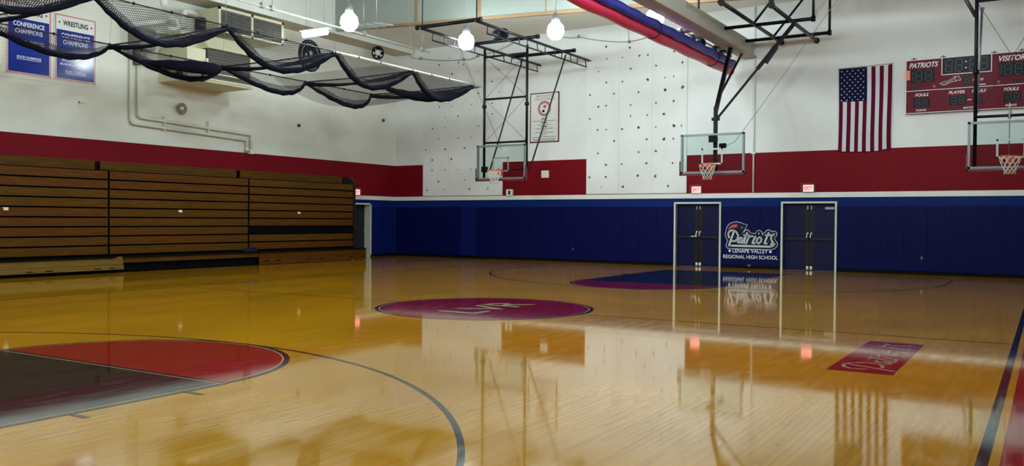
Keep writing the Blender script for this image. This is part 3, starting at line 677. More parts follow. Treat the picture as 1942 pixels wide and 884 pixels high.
# ------------------------------------------------------------------ bleachers (three folded sections)
BY = 13.3
def bleacher(x0, x1, label, kick, missing=None, latch_x=None):
    r = thing('folding_bleacher', ((x0+x1)/2, 13.9, 0), label, 'bleachers')
    b = MB(); b.box(x0+.02, x1-.02, BY+.06, BY+.12, .1, 2.72); b.box(x0+.02, x1-.02, BY+.12, 14.5, .1, .25); b.box(x0+.02, x1-.02, BY+.5, BY+.55, 2.5, 2.98)
    for x in (x0+.03, x1-.03): b.box(x-.02, x+.02, BY+.02, 14.5, .1, 2.70)
    b.build('frame', darkwood, r)
    for k in range(9):
        if k == missing: continue
        z = .475+k*.2502; dy = random.uniform(-.006, .006)
        b = MB(); b.box(x0+.035, x1-.035, BY+dy, BY+.035+dy, z+.022, z+.228); b.box(x0+.035, x1-.035, BY+.035+dy, BY+.3, z+.20, z+.228)
        b.build('seat_board', random.choice((boards, boards, boards3)), r)
    b = MB(); b.box(x0+.03, x1-.13, 13.72, 13.76, 2.75, 2.995); b.build('top_board', boards, r)
    b = MB(); lx = latch_x or (x0+x1)/2
    b.box(lx-.07, lx+.07, BY-.012, BY, 1.685, 1.70); b.box(lx-.05, lx+.06, BY-.015, BY-.006, 1.63, 1.69); b.build('latch_plate', pipew, r)
    b = MB(); kx0, kx1, ky, kz0, m, slots, tilt = kick
    fr = Fr((0, ky, 0), (1,0,0), (0, tilt, 1))
    b.rect(fr, kx0, kx1, kz0, .43, 0, .035, 0)
    if kz0 < .2: b.rect(fr, kx0, kx1, .215, .221, .035, .0355, 1)
    for s in slots: b.rect(fr, s-.09, s+.09, .115, .14, .034, .037, 1)
    b.box(x0+.01, min(kx1, x1+.4 if x1 > 11 else x1-.01), BY-.28 if ky > 13 else 12.93, BY+.05, .41, .43, 1)
    b.build('kick_board', [m, darkwood], r)
    return r
s1 = bleacher(-2.8, 2.0, 'left section of the folded wooden bleachers, its pale kick board pulled out', (-2.8, 2.2, 12.95, .09, boards2, (-.35, .15, 1.45, 1.85), .22), latch_x=-.72)
s2 = bleacher(2.0, 6.8, 'middle section of the folded wooden bleachers with dark gap below', (2.0, 7.02, 13.12, .26, boards, (), .02), latch_x=4.25)
s3 = bleacher(6.8, 11.65, 'right section of the folded wooden bleachers with one board missing', (7.05, 12.1, 13.12, .01, boards3, (7.35, 7.85, 9.2, 9.8, 11.3, 11.9), .02), missing=2, latch_x=8.95)
b = MB(); b.prism(Fr((11.68, 0, 0), (0,1,0), (0,0,1)), [(BY-.02,.43),(14.5,.43),(14.5,2.98),(13.6,2.98),(13.42,2.92),(13.32,2.82),(BY-.02,2.70)], 0, .06); b.build('end_panel', darkgrey, s3)
b = MB(); b.box(2.0, 7.0, 13.2, 13.26, .02, .26); b.build('gap_shade_panel', darkwood, s2)  # near-black sheet stands in for the shade of the open gap
b = MB(); b.prism(Fr((0,13.02,0), (1,0,0), (0,0,1)), [(6.28,.445),(6.82,.445),(6.80,.58),(6.60,.56),(6.30,.51)], -.02, .10)
tag(b.build('folded_pad', navy), 'small navy folded pad lying on the bleachers between middle and right sections', 'pad')

# ------------------------------------------------------------------ basketball hoops
def net_mesh(b, c, r0=.225, r1=.115, h=.42, n=10):
    c = Vector(c); rows = [(0, r0), (.10, r0*.93), (.20, r0*.80), (.29, r1*1.2), (.36, r1), (h, r1*1.1)]
    for sgn in (1, -1):
        for k in range(n):
            pts = []
            for i, (z, r) in enumerate(rows):
                t = 2*math.pi*(k+sgn*i*.5)/n; pts.append(c+Vector((r*math.cos(t), r*math.sin(t), -z)))
            b.tube(pts, .0075, 4)
def hoop(bx, by, z0, z1, label, h_rot=0):
    """glass board facing -X at x=bx; returns root"""
    r = thing('basketball_hoop', (bx, by, z0), label, 'basketball hoop')
    hw = .915; y0, y1 = by-hw, by+hw; t = .055
    bd = MB(); bd.box(bx, bx+.012, y0+.03, y1-.03, z0+.03, z1-.03); bd = bd.build('backboard', glass, r)
    b = MB(); b.box(bx-.02, bx+.05, y0, y1, z0, z0+t); b.box(bx-.02, bx+.05, y0, y1, z1-t, z1); b.box(bx-.02, bx+.05, y0, y0+t, z0, z1); b.box(bx-.02, bx+.05, y1-t, y1, z0, z1)
    b.build('board_frame', framegrey, bd)
    b = MB(); sq0, sq1 = z0+.24, z0+.24+.46
    for q in ((by-.305, by+.305, sq0, sq0+.045), (by-.305, by+.305, sq1-.045, sq1), (by-.305, by-.26, sq0, sq1), (by+.26, by+.305, sq0, sq1)): b.box(bx-.006, bx-.001, *q)
    b.build('target_square', steel, bd)
    b = MB(); b.box(bx-.03, bx+.07, y0-.03, y1+.03, z0-.055, z0); b.box(bx-.03, bx+.07, y0-.035, y0, z0-.055, z0+.36); b.box(bx-.03, bx+.07, y1, y1+.035, z0-.055, z0+.36)
    b.build('edge_padding', padred, bd)
    rz = 3.05; cx = bx-.38
    b = MB(); b.tube([(cx+.23*math.cos(a), by+.23*math.sin(a), rz) for a in [2*math.pi*k/28 for k in range(28)]], .011, 6, closed=True)
    b.prism(Fr((0, 0, rz-.012), (1,0,0), (0,1,0)), [(bx-.16, by-.05), (bx-.02, by-.085), (bx-.02, by+.085), (bx-.16, by+.05)], 0, .02)
    b.box(bx-.03, bx-.018, by-.085, by+.085, rz-.16, rz+.02)
    b.tube([(bx-.03, by-.06, rz-.14), (bx-.10, by-.06, rz-.10), (cx+.20, by-.08, rz)], .01, 6); b.tube([(bx-.03, by+.06, rz-.14), (bx-.10, by+.06, rz-.10), (cx+.20, by+.08, rz)], .01, 6)
    rim = b.build('rim', orange, r)
    b = MB(); net_mesh(b, (cx, by, rz)); b.build('net', netwhite, rim)
    return r
# main hoop, centred
H2 = hoop(11.58, 0, 2.83, 3.94, 'main basketball hoop on a single black mast at the court end')
b = MB(); b.bar((11.86, 0, 2.86), (11.86, 0, 4.72), .095); b.box(11.60, 11.90, -.06, .06, 2.95, 3.1); b.box(11.60, 11.9, -.06, .06, 3.75, 3.85); b.box(11.62, 11.66, -.12, .12, 3.70, 3.92)
b.box(11.79, 11.93, -.1, .1, 4.33, 4.41); b.tube([(11.93, -.10, 3.62), (11.93, -.28, 3.62)], .07, 12)
b.build('mast', blackm, H2)
b = MB(); b.bar((11.86, 0, 4.6), (13.4, 0, 6.98), .10); b.build('main_arm', blackm, H2)
b = MB(); b.bar((11.95, 0, 4.9), (14.75, 0, 6.97), .05); b.build('rear_arm', blackm, H2)
b = MB(); b.bar((11.9, -.02, 4.38), (11.9, -2.15, 6.85), .055); b.bar((11.9, -1.15, 5.69), (11.9, -2.15, 6.85), .09); b.build('side_brace', blackm, H2)
b = MB(); b.bar((11.9, -1.36, 5.85), (11.9, -1.66, 6.27), .22, .10); b.build('counterweight', blackm, H2)
for yy, xa, xb, zz in ((0, 10.3, 14.9, 7.0), (-1.0, 9.15, 15.05, 6.98), (-2.05, 9.9, 15.02, 6.93)):
    b = MB(); b.tube([(xa, yy, zz), (xb, yy, zz)], .055, 10)
    for x in (xa+.05, xb-.05): b.tube([(x-.04, yy, zz), (x+.04, yy, zz)], .085, 10)
    b.build('ceiling_rail', darkgrey, H2)
for xx in (12.15, 14.2):
    b = MB(); b.tube([(xx, .05, 6.97), (xx, -2.62, 6.97)], .05, 8); b.build('cross_rail', blackm, H2)
for xx in (12.15, 14.2):
    b = MB(); b.tube([(xx, -2.58, 6.97), (xx, -2.58, 8.25 if xx > 11.1 else 9.6)], .035, 8); b.lathe((xx, -2.58, 6.90), [(0,0),(.06,.0),(.06,.14),(0,.14)], 10); b.build('hanger', blackm, H2)
    b = MB(); b.tube([(xx, -.95, 7.0), (xx, -2.0, 8.25)], .035, 8); b.build('diagonal_hanger', blackm, H2)
for yy, x in ((0, 10.35), (-1.0, 9.25), (-2.05, 9.95)):
    b = MB(); b.tube([(x, yy, 6.95), (x, yy, 9.6)], .035, 8); b.box(x-.06, x+.06, yy-.05, yy+.05, 6.9, 7.1); b.build('hanger', darkgrey, H2)
b = MB(); b.tube([(11.95, -.28, 3.62), (11.9, -.55, 3.72), (11.9, -1.3, 4.7), (11.8, -3.3, 7.37), (11.8, -3.9, 8.25)], .008, 5); b.build('hoist_cable', rope, H2)
# side hoops on braced double-post frames
def post_frame(r, x, ya, yb, zb, zt, mids):
    for y in (ya, yb):
        b = MB(); b.tube([(x, y, zb), (x, y, zt)], .042, 8); b.lathe((x, y, 5.15), [(.042,-.06),(.07,-.05),(.07,.05),(.042,.06)], 10); b.build('post', blackm, r)
    for z in mids:
        b = MB(); b.tube([(x, ya, z), (x, yb, z)], .034, 8); b.build('crossbar', blackm, r)
    b = MB()
    for k in range(len(mids)-1):
        b.tube([(x, ya, mids[k]), (x, yb, mids[k+1])], .006, 5); b.tube([(x, yb, mids[k]), (x, ya, mids[k+1])], .006, 5)
    b.build('bracing_cable', darkgrey, r)
H1 = hoop(11.42, 6.90, 2.78, 3.88, 'left basketball hoop hanging under its long wall truss')
post_frame(H1, 11.55, 7.62, 6.02, 2.82, 7.0, (3.97, 5.38, 6.75))
b = MB(); b.box(11.44, 11.6, 7.5, 7.66, 3.02, 3.2); b.box(11.44, 11.6, 5.98, 6.1, 3.02, 3.2); b.tube([(11.55, 7.6, 3.08), (11.55, 6.02, 3.08)], .02, 8); b.build('board_bracket', blackm, H1)
for yt, yb in ((7.45, 7.45), (5.78, 5.95)):
    b = MB(); b.tube([(13.4, yt-.15, 6.95), (11.62, yb, 3.05)], .026, 8); b.build('diagonal_strut', darkgrey, H1)
for y in (7.62, 5.68):
    b = MB(); zt, zl = 7.05, 6.80
    b.tube([(8.1, y, zt), (15.18, y, zt)], .045, 8); b.tube([(8.7, y, zl), (15.0, y, zl)], .025, 8)
    for k in range(12): x = 8.75+k*.56; b.tube([(x, y, zt), (x+(.08 if k % 2 else -.04), y, zl)], .018, 6)
    b.build('truss', darkgrey, H1)
for xx, ya, yb in ((8.15, 7.75, 5.55), (10.95, 7.65, 5.30), (13.45, 7.7, 5.35)):
    b = MB(); b.tube([(xx, ya, 7.08), (xx, yb, 7.08)], .055, 8)
    for y in (ya, yb): b.tube([(xx, y+.04, 7.08), (xx, y-.04, 7.08)], .07, 8)
    b.build('cross_rail', blackm, H1)
b = MB(); b.lathe((10.2, 6.22, 7.08), [(0,-.18),(.16,-.18),(.17,-.1),(.17,.12),(.14,.17),(0,.17)], 16, axis=(0,1,0)); b.box(10.1, 10.3, 5.98, 6.04, 6.92, 7.25); b.build('winch', blackm, H1)
b = MB()
for x, y in ((8.2, 7.6), (8.2, 5.7)): b.tube([(x, y, 7.05), (x, y, 9.6)], .02, 6)
b.build('hanger_rods', darkgrey, H1)
H3 = hoop(11.6, -7.29, 2.79, 3.93, 'right basketball hoop cut by the right edge of the frame')
post_frame(H3, 11.75, -6.52, -8.06, 2.82, 8.2, (4.06, 6.86))
b = MB(); b.tube([(12.0, -6.62, 6.72), (12.0, -6.53, 4.2)], .028, 8); b.lathe((12.0, -6.62, 6.70), [(.03,-.04),(.05,0),(.05,.05),(0,.06)], 8); b.build('telescopic_rod', steel, H3)
b = MB(); b.tube([(11.8, -6.1, 7.3), (11.78, -6.5, 6.5)], .045, 8); b.tube([(11.8, -5.8, 8.2), (11.8, -6.1, 7.3)], .045, 8); b.build('upper_brace', darkgrey, H3)
b = MB(); b.tube([(11.72, -7.25, 4.25), (11.72, -7.25, 2.95)], .012, 6); b.lathe((11.75, -7.25, 4.06), [(0,-.08),(.04,-.07),(.04,.1),(.02,.14),(.01,.3)], 8); b.build('centre_cable', steel, H3)

# ------------------------------------------------------------------ rolled curtain hanging under the girder
RL = thing('rolled_divider_curtain', (5, .42, 6.14), 'red and blue rolled up divider curtain hanging under the girder', 'curtain')
b = MB(); n = 60; b.tube([(-3+17.5*k/n, .43, 6.15+.012*math.sin(k*.9)) for k in range(n+1)], [.145]*n+[.13], 16); b.build('red_roll', tubered, RL)
b = MB(); b.tube([(-3+17.2*k/n, .255+.01*math.sin(k*1.3), 6.31+.012*math.sin(k*1.7)) for k in range(n+1)], [.12+.006*math.sin(k*2.1) for k in range(n+1)], 14); b.build('blue_roll', tubeblue, RL)
b = MB()
for x in (2.2, 8.0, 12.4):
    b.tube([(x, .34+.25*math.cos(a), 6.23+.24*math.sin(a)) for a in [2*math.pi*k/20 for k in range(20)]], .014, 5, closed=True); b.tube([(x, .30, 6.45), (x, .22, 6.6)], .012, 5)
b.build('tie_strap', navy, RL)
GP = thing('curtain_winch_pipe', (10, .52, 6.66), 'thin pipe with pulleys clamped beneath the brown girder', 'pipe')
b = MB(); b.tube([(10.3, .52, 6.68), (14.9, .52, 6.68)], .028, 8); b.build('pipe', girdb, GP)
b = MB(); b.lathe((12.1, .52, 6.62), [(0,-.13),(.10,-.11),(.13,0),(.10,.11),(0,.13)], 14, axis=(1,0,0)); b.build('motor', blackm, GP)
for x in (10.5, 11.4, 13.3, 13.9):
    b = MB(); b.box(x-.14, x+.14, .24, .57, 6.62, 6.72); b.tube([(x-.16, .52, 6.64), (x+.16, .52, 6.64)], .045, 8); b.build('clamp', blackm, GP)
b = MB()
for x in (10.6, 11.5, 12.9): b.tube([(x, .52, 6.68), (x, .50, 6.30)], .006, 4)
b.build('lift_line', rope, GP)

# ------------------------------------------------------------------ batting cage net hoisted under the ceiling
NZc, YA, YB = 5.8, 7.72, 12.0
BX = [-5.4, -2.1, 1.15, 4.65, 7.9, 11.05]; XE = 11.5
NT = thing('batting_cage_net', (4, 9.9, NZc), 'black batting cage net hoisted in swags across the upper left', 'batting cage net')
for y, xe, nm in ((YA, XE, chrome), (YB, XE-.3, darkgrey)):
    b = MB(); xs_ = 4.6 if nm == chrome else xe
    b.tube([(-6, y, NZc), (xs_, y, NZc)], .018, 8, mi=2)
    if nm == chrome: b.tube([(xs_, y, NZc), (xe, y, NZc)], .030, 8)
    for x in [v+.9*q for v in BX for q in (0, 1, 2)]:
        if x < xe: b.tube([(x-.02, y, NZc), (x+.02, y, NZc)], .034, 6, mi=1)
    b.build('long_pipe', [nm, blackm, darkgrey], NT)
for x in BX+[XE-.1]:
    b = MB(); b.tube([(x, YA, NZc-.02), (x, (YA+YB)/2, NZc-.05), (x, YB, NZc-.02)], .020, 8); b.build('cross_pipe', darkgrey, NT)
def sheet(name, fn, nu, nv, m, cell_u=1, cell_v=1):
    b = MB(); 
    for i in range(nu+1):
        for j in range(nv+1):
            p, uv = fn(i/nu, j/nv); b.uv[len(b.v)] = uv; b.v.append(Vector(p))
    for i in range(nu):
        for j in range(nv): A = i*(nv+1)+j; b.f.append((A, A+1, A+nv+2, A+nv+1)); b.m.append(0); b.sm.append(True)
    o = b.build(name, m, NT); return o
def swag(y, x0, x1, dip, skew, drift):
    """rope curve between two battens: peaks close to the pipe, lowest point off centre"""
    def f(t):
        s = t**skew; d = 4*s*(1-s); return Vector((x0+(x1-x0)*t, y+drift*d, NZc-.06-dip*d))
    return f
for side, y, drift, dips in (('near', YA, .35, (.5, .55, .62, .60, .55)), ('far', YB, -.45, (.45, .5, .55, .50, .55))):
    for k in range(5):
        f = swag(y, BX[k], BX[k+1], dips[k], 1.15, drift)
        L = BX[k+1]-BX[k]
        def fn(u, v, f=f, L=L, y=y):
            top = Vector((f(u).x, y, NZc)); bot = f(u); p = top.lerp(bot, v); p.y += .12*math.sin(v*math.pi)*(1 if y < 10 else -1)
            return p, (u*L, v*(bot-top).length*1.0+.3*u)
        sheet('hung_netting', fn, 28, 6, netgrid)
        def fn2(u, v, f=f, L=L):   # folded surplus netting above the hem
            q = f(u); return q+Vector((0, .1*math.sin(v*4+u*9), .22*v*(4*u*(1-u))**.5+.01*math.sin(u*30))), (u*L, v*.5)
        sheet('folded_netting', fn2, 28, 4, netgrid2)
        b = MB(); pts = [f(t/24)+Vector((0, 0, .01*math.sin(t*1.7))) for t in range(25)]
        b.tube(pts, [.035+.042*math.sin(math.pi*t/24)+.006*math.sin(t*2.3) for t in range(25)], 8); b.build('bunched_hem', netblk, NT)
# hems gathered along each batten, from the near peak to the far peak
for k, x in enumerate(BX[1:]):
    b = MB(); pts = [Vector((x-.25*math.sin(math.pi*t/20), YA+(YB-YA)*t/20, NZc-.07-.20*math.sin(math.pi*t/20))) for t in range(21)]
    b.tube(pts, [.04+.025*abs(math.cos(math.pi*t/20))+.006*math.sin(t*2.9) for t in range(21)], 7); b.build('cross_hem', netblk, NT)
    def fn3(u, v, x=x):
        return Vector((x-.3*v*math.sin(math.pi*u), YA+(YB-YA)*u, NZc-.03-v*(.24*math.sin(math.pi*u)))), (u*4.3, v*.5)
    sheet('hung_netting', fn3, 20, 3, netgrid)
# the heavy bundle and the slack end of the net beyond the last battens
def fn4(u, v):
    x = 6.6+(XE-6.6)*u; d = math.sin(math.pi*u)**.8
    return Vector((x, YA+(YB-YA)*v+.0*d, NZc-.05-(.62*math.sin(math.pi*min(1, v*.62)))*d)), (u*6.2, v*4.6)
sheet('slack_netting', fn4, 24, 20, netgrid)
def fn5(u, v):
    return Vector((3.6+1.2*u+.4*v, YB-.9-1.9*v*u, NZc-.10-.42*math.sin(math.pi*u)*(1-.3*v))), (u*2.2, v*3)
b = MB(); pts = [Vector((9.2+2.0*t/20, 9.8-1.9*t/20, NZc-.2-.30*math.sin(math.pi*t/20)+.16*t/20)) for t in range(21)]
b.tube(pts, [.06+.10*math.sin(math.pi*t/20)+.01*math.sin(t*2.1) for t in range(21)], 9); b.build('net_bundle', netblk, NT)
b = MB(); pts = [Vector((1.9+2.5*t/20, 11.9-.9*math.sin(math.pi*t/20), NZc-.32-.10*math.sin(math.pi*t/20)+.2*(t/20)**2)) for t in range(21)]
b.tube(pts, [.05+.12*math.sin(math.pi*t/20)+.012*math.sin(t*1.9) for t in range(21)], 9); b.build('net_bundle', netblk, NT)
for x in BX[1:]:
    for y in (YA, YB): b = MB(); b.tube([(x, y, NZc), (x+.02, y+.3*(1 if y < 10 else -1), 9.1 if x < 11 else 8.25)], .004, 4); b.build('hoist_cable', rope, NT)
# pale pipe above the net
PP = thing('hoist_pipe', (7.5, 10.1, 7.2), 'pale steel pipe running above the net with clamps', 'pipe')
b = MB(); b.tube([(2.5, 10.12, 7.2), (11.9, 10.1, 7.2)], .03, 8); b.build('pipe', chrome, PP)
for x in (4.4, 4.75, 7.8, 8.5, 11.5):
    b = MB(); b.box(x-.06, x+.06, 10.05, 10.17, 7.16, 7.30); b.tube([(x, 10.11, 7.2), (x, 10.11, 9.1 if x < 11 else 8.25)], .010, 6); b.build('clamp', steel, PP)
BR = thing('ceiling_bracket', (8.6, 9.7, 7.35), 'pale bracket of parallel bars under the panel wall', 'bracket')
b = MB()
for y in (9.35, 9.65, 9.95): b.bar((8.2, y+.1, 7.42), (8.75, y-.2, 7.42), .04)
b.bar((8.3, 10.05, 7.45), (8.42, 9.3, 7.45), .04); b.tube([(8.5, 9.6, 7.45), (8.5, 9.6, 9.6)], .012, 6)
b.build('bars', steel, BR)

# ------------------------------------------------------------------ ventilation units on the left wall
HU = thing('ventilation_unit', (7.0, 13.9, 7.15), 'cream upper ventilation unit with dark louvred front near the ceiling', 'ventilation unit')
b = MB(); b.box(5.71, 8.30, 13.42, YL, 7.15, 7.86); b.box(5.69, 8.32, 13.38, 13.42, 7.80, 7.88); b.box(5.69, 8.32, 13.38, 13.42, 7.13, 7.19); b.box(5.69, 5.77, 13.38, 13.42, 7.13, 7.88); b.box(8.24, 8.32, 13.38, 13.42, 7.13, 7.88); b.box(6.96, 7.04, 13.38, 13.42, 7.13, 7.88)
b.build('housing', hvacm, HU)
for x0, x1 in ((5.78, 6.95), (7.05, 8.23)):
    b = MB(); b.box(x0, x1, 13.40, 13.42, 7.20, 7.79, 0)
    for i in range(3):
        for j in range(7):
            xa = x0+.02+i*(x1-x0)/3; z = 7.22+j*.083
            if (i*5+j*3) % 4 != 1: b.obox((xa+(x1-x0)/6-.02, 13.395, z+.035), Vector((1,0,0)), Vector((0,-.7,-.7)).normalized(), Vector((0,-.7,.7)).normalized(), (x1-x0)/6-.02, .033, .004, 1)
    b.build('louvre', [grille, grille2], HU)
HD = thing('unit_heater', (5.7, 13.8, 5.5), 'large cream heater unit with dark louvres under the upper unit', 'heater')
b = MB(); b.box(4.45, 6.85, 13.22, YL, 5.50, 5.62); b.box(4.45, 5.1, 13.25, YL, 5.62, 6.45); b.box(4.5, 6.83, 13.6, YL, 5.62, 6.95)
b.box(5.08, 5.16, 13.2, 13.24, 5.5, 6.2); b.box(6.77, 6.85, 13.2, 13.24, 5.5, 6.5); b.box(5.1, 6.85, 13.19, 13.24, 5.56, 5.62); b.box(5.1, 6.85, 13.19, 13.24, 5.76, 5.79)
b.build('housing', hvacm, HD)
b = MB(); b.box(5.15, 6.8, 13.24, 13.6, 5.62, 6.50, 0)
for j in range(10): b.obox((5.97, 13.235, 5.66+j*.085), Vector((1,0,0)), Vector((0,-.7,-.7)).normalized(), Vector((0,-.7,.7)).normalized(), .80, .03, .003, 1)
b.build('louvre', [grille, grille2], HD)
b = MB(); b.prism(Fr((5.1, 0, 0), (0,1,0), (0,0,1)), [(13.1, 6.50), (13.6, 6.50), (13.6, 6.95), (13.5, 6.95)], 0, 1.72); b.build('sloped_hood', hvacm, HD)
b = MB(); b.lathe((4.4, 13.5, 5.70), [(0,-.12),(.07,-.10),(.08,0),(.07,.10),(0,.12)], 12, axis=(1,0,0)); b.box(4.95, 5.0, 13.2, 13.25, 5.62, 5.70); b.box(4.75, 4.85, 13.2, 13.25, 5.54, 5.60); b.build('motor', darkgrey, HD)
DU = thing('duct_assembly', (4.6, 14.1, 6.6), 'pale ducts and elbows feeding the heater behind the net', 'duct')
b = MB(); b.tube([(5.60, 14.2, 7.7), (5.1, 14.0, 7.66), (4.85, 13.9, 7.6), (4.78, 13.85, 7.4), (4.78, 13.85, 7.08)], .09, 12); b.tube([(3.3, 14.3, 6.95), (4.0, 14.2, 7.15), (4.35, 14.1, 7.25)], .08, 12)
b.tube([(4.35, 14.0, 7.3), (4.6, 13.95, 7.33), (4.68, 13.9, 7.1), (4.5, 13.9, 7.0), (4.3, 13.95, 7.02)], .07, 10); b.build('elbow_pipe', whitep, DU)
DK = thing('dark_flue', (4.95, 13.3, 6.97), 'short dark cylinder standing on the heater behind the net', 'flue')
b = MB(); b.tube([(4.95, 13.3, 6.97), (4.95, 13.3, 7.35)], .16, 16); b.build('flue', darkgrey, DK)
DB = thing('duct_box', (3.7, 14.2, 5.9), 'grey duct box on the wall left of the heater', 'duct')
b = MB(); b.box(3.45, 3.95, 14.0, YL, 6.3, 6.9); b.box(3.6, 3.8, 14.2, YL, 5.9, 6.3); b.build('duct_box', grille2, DB)
b = MB(); b.lathe((3.62, 13.2, 7.42), [(0,-.04),(.05,-.02),(.09,.02),(.10,.06),(.11,.07),(.11,.15),(.09,.17),(0,.18)], 16); b.tube([(3.62, 13.2, 7.55), (3.62, 13.2, 9.6)], .015, 6)
tag(b.build('dome_camera', whitep), 'small white dome camera hanging above the net', 'camera')
PI_ = thing('heating_pipes', (5.7, 14.5, 3.64), 'pair of cream pipes bending across the left wall above the red band', 'pipes')
b = MB(); b.tube([(3.50, 14.5, 6.9), (3.50, 14.5, 4.28), (3.53, 14.5, 4.22), (3.6, 14.5, 4.19), (7.72, 14.5, 4.05), (7.78, 14.5, 4.0), (7.78, 14.5, 3.66)], .05, 10); b.build('pipe', pipew, PI_)
b = MB(); b.tube([(3.74, 14.5, 6.9), (3.74, 14.5, 4.46), (3.78, 14.5, 4.41), (3.85, 14.5, 4.39), (7.9, 14.5, 4.24), (7.96, 14.5, 4.18), (7.96, 14.5, 3.66)], .05, 10); b.build('pipe', pipew, PI_)
b = MB()
for x, z in ((7.78, 3.74), (7.96, 3.70)): b.lathe((x, 14.5, z), [(.05,-.05),(.08,-.04),(.08,.04),(.05,.05)], 10)
b.box(7.86, 8.02, 14.42, 14.56, 3.60, 3.68); b.build('fitting', pipew, PI_)
for x in (4.6, 6.2): b = MB(); b.box(x-.015, x+.015, 14.44, YL-.001, 4.07, 4.5); b.build('pipe_clamp', pipew, PI_)

# horn, cameras, fan, emblem, banners
HN = thing('horn_speaker', (5.22, YL, 4.8), 'oval grey horn on the left wall below the heater', 'horn')
b = MB(); b.lathe((5.22, YL, 4.8), [(.10,0),(.10,.05),(.17,.10),(.17,.12),(.14,.125),(.0,.07)], 20, axis=(0,-1,0)); b.build('bell', grille2, HN)
b = MB(); b.lathe((5.22, YL-.07, 4.8), [(.06,0),(.06,.05),(0,.06)], 12, axis=(0,-1,0)); b.build('centre', pipew, HN)
for x, z, lab in ((14.78, 5.40, 'small dark round sensor on the left wall near the corner'), (10.18, 4.76, 'tiny pipe stub high on the left wall right of the pipes')):
    b = MB(); b.lathe((x, YL, z), [(.06,0),(.06,.05),(.03,.09),(0,.10)], 12, axis=(0,-1,0)); tag(b.build('sensor', grille), lab, 'sensor')
b = MB(); b.rect(LF, 1.95, 2.13, 4.60, 4.64, 0, .03); b.rect(LF, 1.95, 1.97, 4.55, 4.64, 0, .03); tag(b.build('small_bracket', pipew), 'faint small bracket on the left wall under the banners', 'bracket')
b = MB(); b.rect(LF, -.55, -.12, 5.30, 6.05, 0, .05)
for k in range(7): b.rect(LF, -.12, -.09, 5.35+k*.1, 5.38+k*.1, 0, .06)
tag(b.build('slatted_cabinet', pipew), 'pale slatted cabinet at the left edge beside the banners', 'cabinet')
FN = thing('exhaust_fan', (13.6, 13.8, 7.8), 'round dark exhaust fan with white hub in the ceiling corner', 'fan')
b = MB(); b.lathe((13.6, 13.85, 7.8), [(.20,-.1),(.235,-.1),(.235,.15),(.20,.15),(.19,.0)], 24, axis=(-.75,-.66,0)); b.box(13.58, 13.62, 13.8, 13.9, 7.9, 8.05); b.build('drum', blackm, FN)
b = MB()
for k in range(5):
    a = 2*math.pi*k/5; ax = Vector((-.75,-.66,0)).normalized(); s_ = Vector((.66,-.75,0)); d = s_*math.cos(a)+Vector((0,0,1))*math.sin(a); e = ax.cross(d)
    b.obox(Vector((13.6,13.85,7.8))+d*.11, d, (e+ax*.5).normalized(), (ax-e*.5).normalized(), .08, .05, .004)
b.build('blades', blackm, FN)
b = MB(); b.lathe((13.6, 13.85, 7.8), [(0,.20),(.10,.19),(.11,.05)], 14, axis=(-.75,-.66,0)); b.build('hub', whitep, FN)

EM = thing('round_emblem', (10.72, YL, 6.72), 'round navy wrestling emblem with white figures on the left wall', 'emblem')
ef = Fr((10.72, YL, 7.30), (1,0,0), (0,0,1)); er = .57
b = MB(); b.lathe((10.72, YL, 7.30), [(0,.0),(er,0),(er,.03),(0,.03)], 40, axis=(0,-1,0)); b.build('disc', navy, EM)
b = MB()
for k in range(48):
    t0, t1 = 2*math.pi*k/48, 2*math.pi*(k+1)/48
    b.face([ef.p(r_*math.cos(t), r_*math.sin(t), .033) for r_, t in ((.405, t0), (.43, t0), (.43, t1), (.405, t1))])
for st in ([(-.13,-.05),(-.10,-.38)], [(-.01,-.05),(.02,-.40)], [(-.27,-.08),(-.20,-.25)], [(.12,-.15),(.20,-.28)]): b.stroke(ef, st, .065, .033)
for px, py, pr in ((.03, .10, .085), (-.2, .02, .05), (.24,-.08,.08)): b.face([ef.p(px+pr*math.cos(t), py+pr*math.sin(t), .034) for t in [2*math.pi*j/12 for j in range(12)]])
b.stroke(ef, [(.0,.05),(.1,-.1),(.05,-.2)], .05, .033)
for k in range(9): a = math.pi*(.2+.6*k/8); b.stroke(ef, [(.49*math.cos(a)-.02, .49*math.sin(a)), (.49*math.cos(a)+.02, .49*math.sin(a)+.03)], .03, .033)
for k in range(7): a = -math.pi*(.3+.4*k/6); b.stroke(ef, [(.49*math.cos(a), .49*math.sin(a)-.02), (.49*math.cos(a), .49*math.sin(a)+.02)], .04, .033)
b.build('figures', lettg, EM)

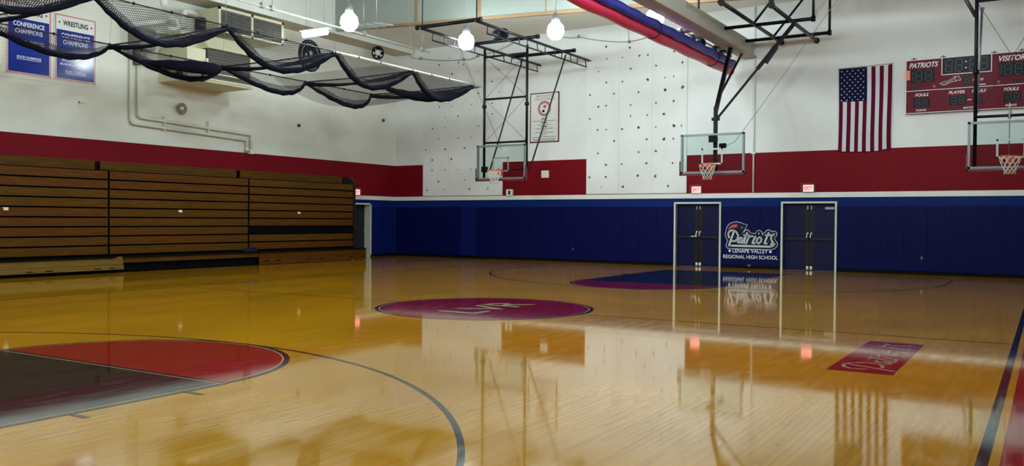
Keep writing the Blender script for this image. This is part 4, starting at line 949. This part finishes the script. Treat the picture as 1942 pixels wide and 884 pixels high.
def banner(x0, x1, z0, z1, title, label, extra):
    r = thing('championship_banner', ((x0+x1)/2, YL, z0), label, 'banner'); cx = (x0+x1)/2
    b = MB(); b.rect(LF, x0, x1, z0, z1, 0, .025); b.build('backing', bannerw, r)
    b = MB()
    for q in ((x0+.02, x0+.045, z0+.02, z1-.02), (x1-.045, x1-.02, z0+.02, z1-.02), (x0+.02, x1-.02, z0+.02, z0+.045), (x0+.02, x1-.02, z1-.045, z1-.02)): b.rect(LF, *q, .025, .028)
    b.build('red_border', bannerr, r)
    b = MB(); b.rect(LF, x0+.06, x1-.06, z0+.06, z1-.42, .025, .027); b.build('blue_field', bannerb, r)
    words('title', LF, navy, r, [(title, cx, z1-.30, .14, .72)], .028, .03)
    b = MB()
    for x in (cx-.46, cx+.46): b.prism(LF, [(x-.03, z1-.23), (x, z1-.26), (x+.03, z1-.23), (x, z1-.2)], .025, .028)
    b.build('diamonds', navy, r)
    words('lettering', LF, lettw, r, [('CONFERENCE', cx, z1-.62, .12, .82), ('CHAMPIONS', cx, z1-.80, .12, .72)], .029, .02)
    for t, zz, wd in extra:
        b = MB(); b.text(LF, t, cx if 'CH' in t else cx-.22, zz, .065, .029, width=wd, bold=.02)
        if 'CH' in t: b.rect(LF, cx-wd/2, cx+wd/2, zz-.03, zz-.018, .027, .029)
        b.build('lettering', lettw, r)
banner(-.03, 1.17, 5.14, 7.0, 'SWIMMING', 'blue swimming championship banner with red border, leftmost on the wall', (('SECTIONAL CHAMPIONS', 5.98, .80), ('STATE CHAMPIONS', 5.56, .64)))
banner(1.25, 2.45, 5.14, 6.92, 'WRESTLING', 'blue wrestling championship banner with a lamp reflected in it', (('SECTIONAL CHAMPIONS', 5.70, .78), ('85,93,99,09', 5.55, .44), ('STATE CHAMPIONS', 5.36, .60)))

# ------------------------------------------------------------------ lamps
def lamp(x, y, label, group=None):
    r = thing('high_bay_lamp', (x, y, 6.75), label, 'ceiling lamp', group)
    top = 9.6 if x < 11 else 8.2
    b = MB(); b.lathe((x, y, 6.72), [(0,-.06),(.12,-.05),(.21,.04),(.25,.16),(.22,.32),(.13,.42),(.09,.46)], 16); b.build('glowing_bowl', bulb, r)
    b = MB(); b.lathe((x, y, 7.16), [(.0,0),(.11,.0),(.12,.04),(.09,.22),(.04,.26),(0,.27)], 14); b.tube([(x, y, 7.40), (x, y, top)], .012, 6); b.build('ballast', steel, r)
    return r
for x, y, lab in LAMPS: lamp(x, y, lab)
for x, y in LAMPS_OFF: lamp(x, y, 'high bay lamp hanging over the court outside the photo', 'lamps outside the photo')
FLX = thing('fluorescent_fixture', (8.7, 12.35, 7.5), 'glowing fluorescent fixture above the round wrestling emblem', 'ceiling lamp')
b = MB(); N = 20; b.tube([(8.7, 12.35+(-.55+1.1*k/N), 7.5) for k in range(N+1)], [.03]+[.10]*(N-1)+[.03], 12); b.build('tube_cover', tubelite, FLX)
b = MB(); b.box(8.58, 8.82, 11.75, 12.95, 7.60, 7.64); b.build('reflector', whitep, FLX)
b = MB()
for y in (11.95, 12.75): b.tube([(8.7, y, 7.64), (8.7, y, 9.6)], .008, 5)
b.build('hanger', steel, FLX)
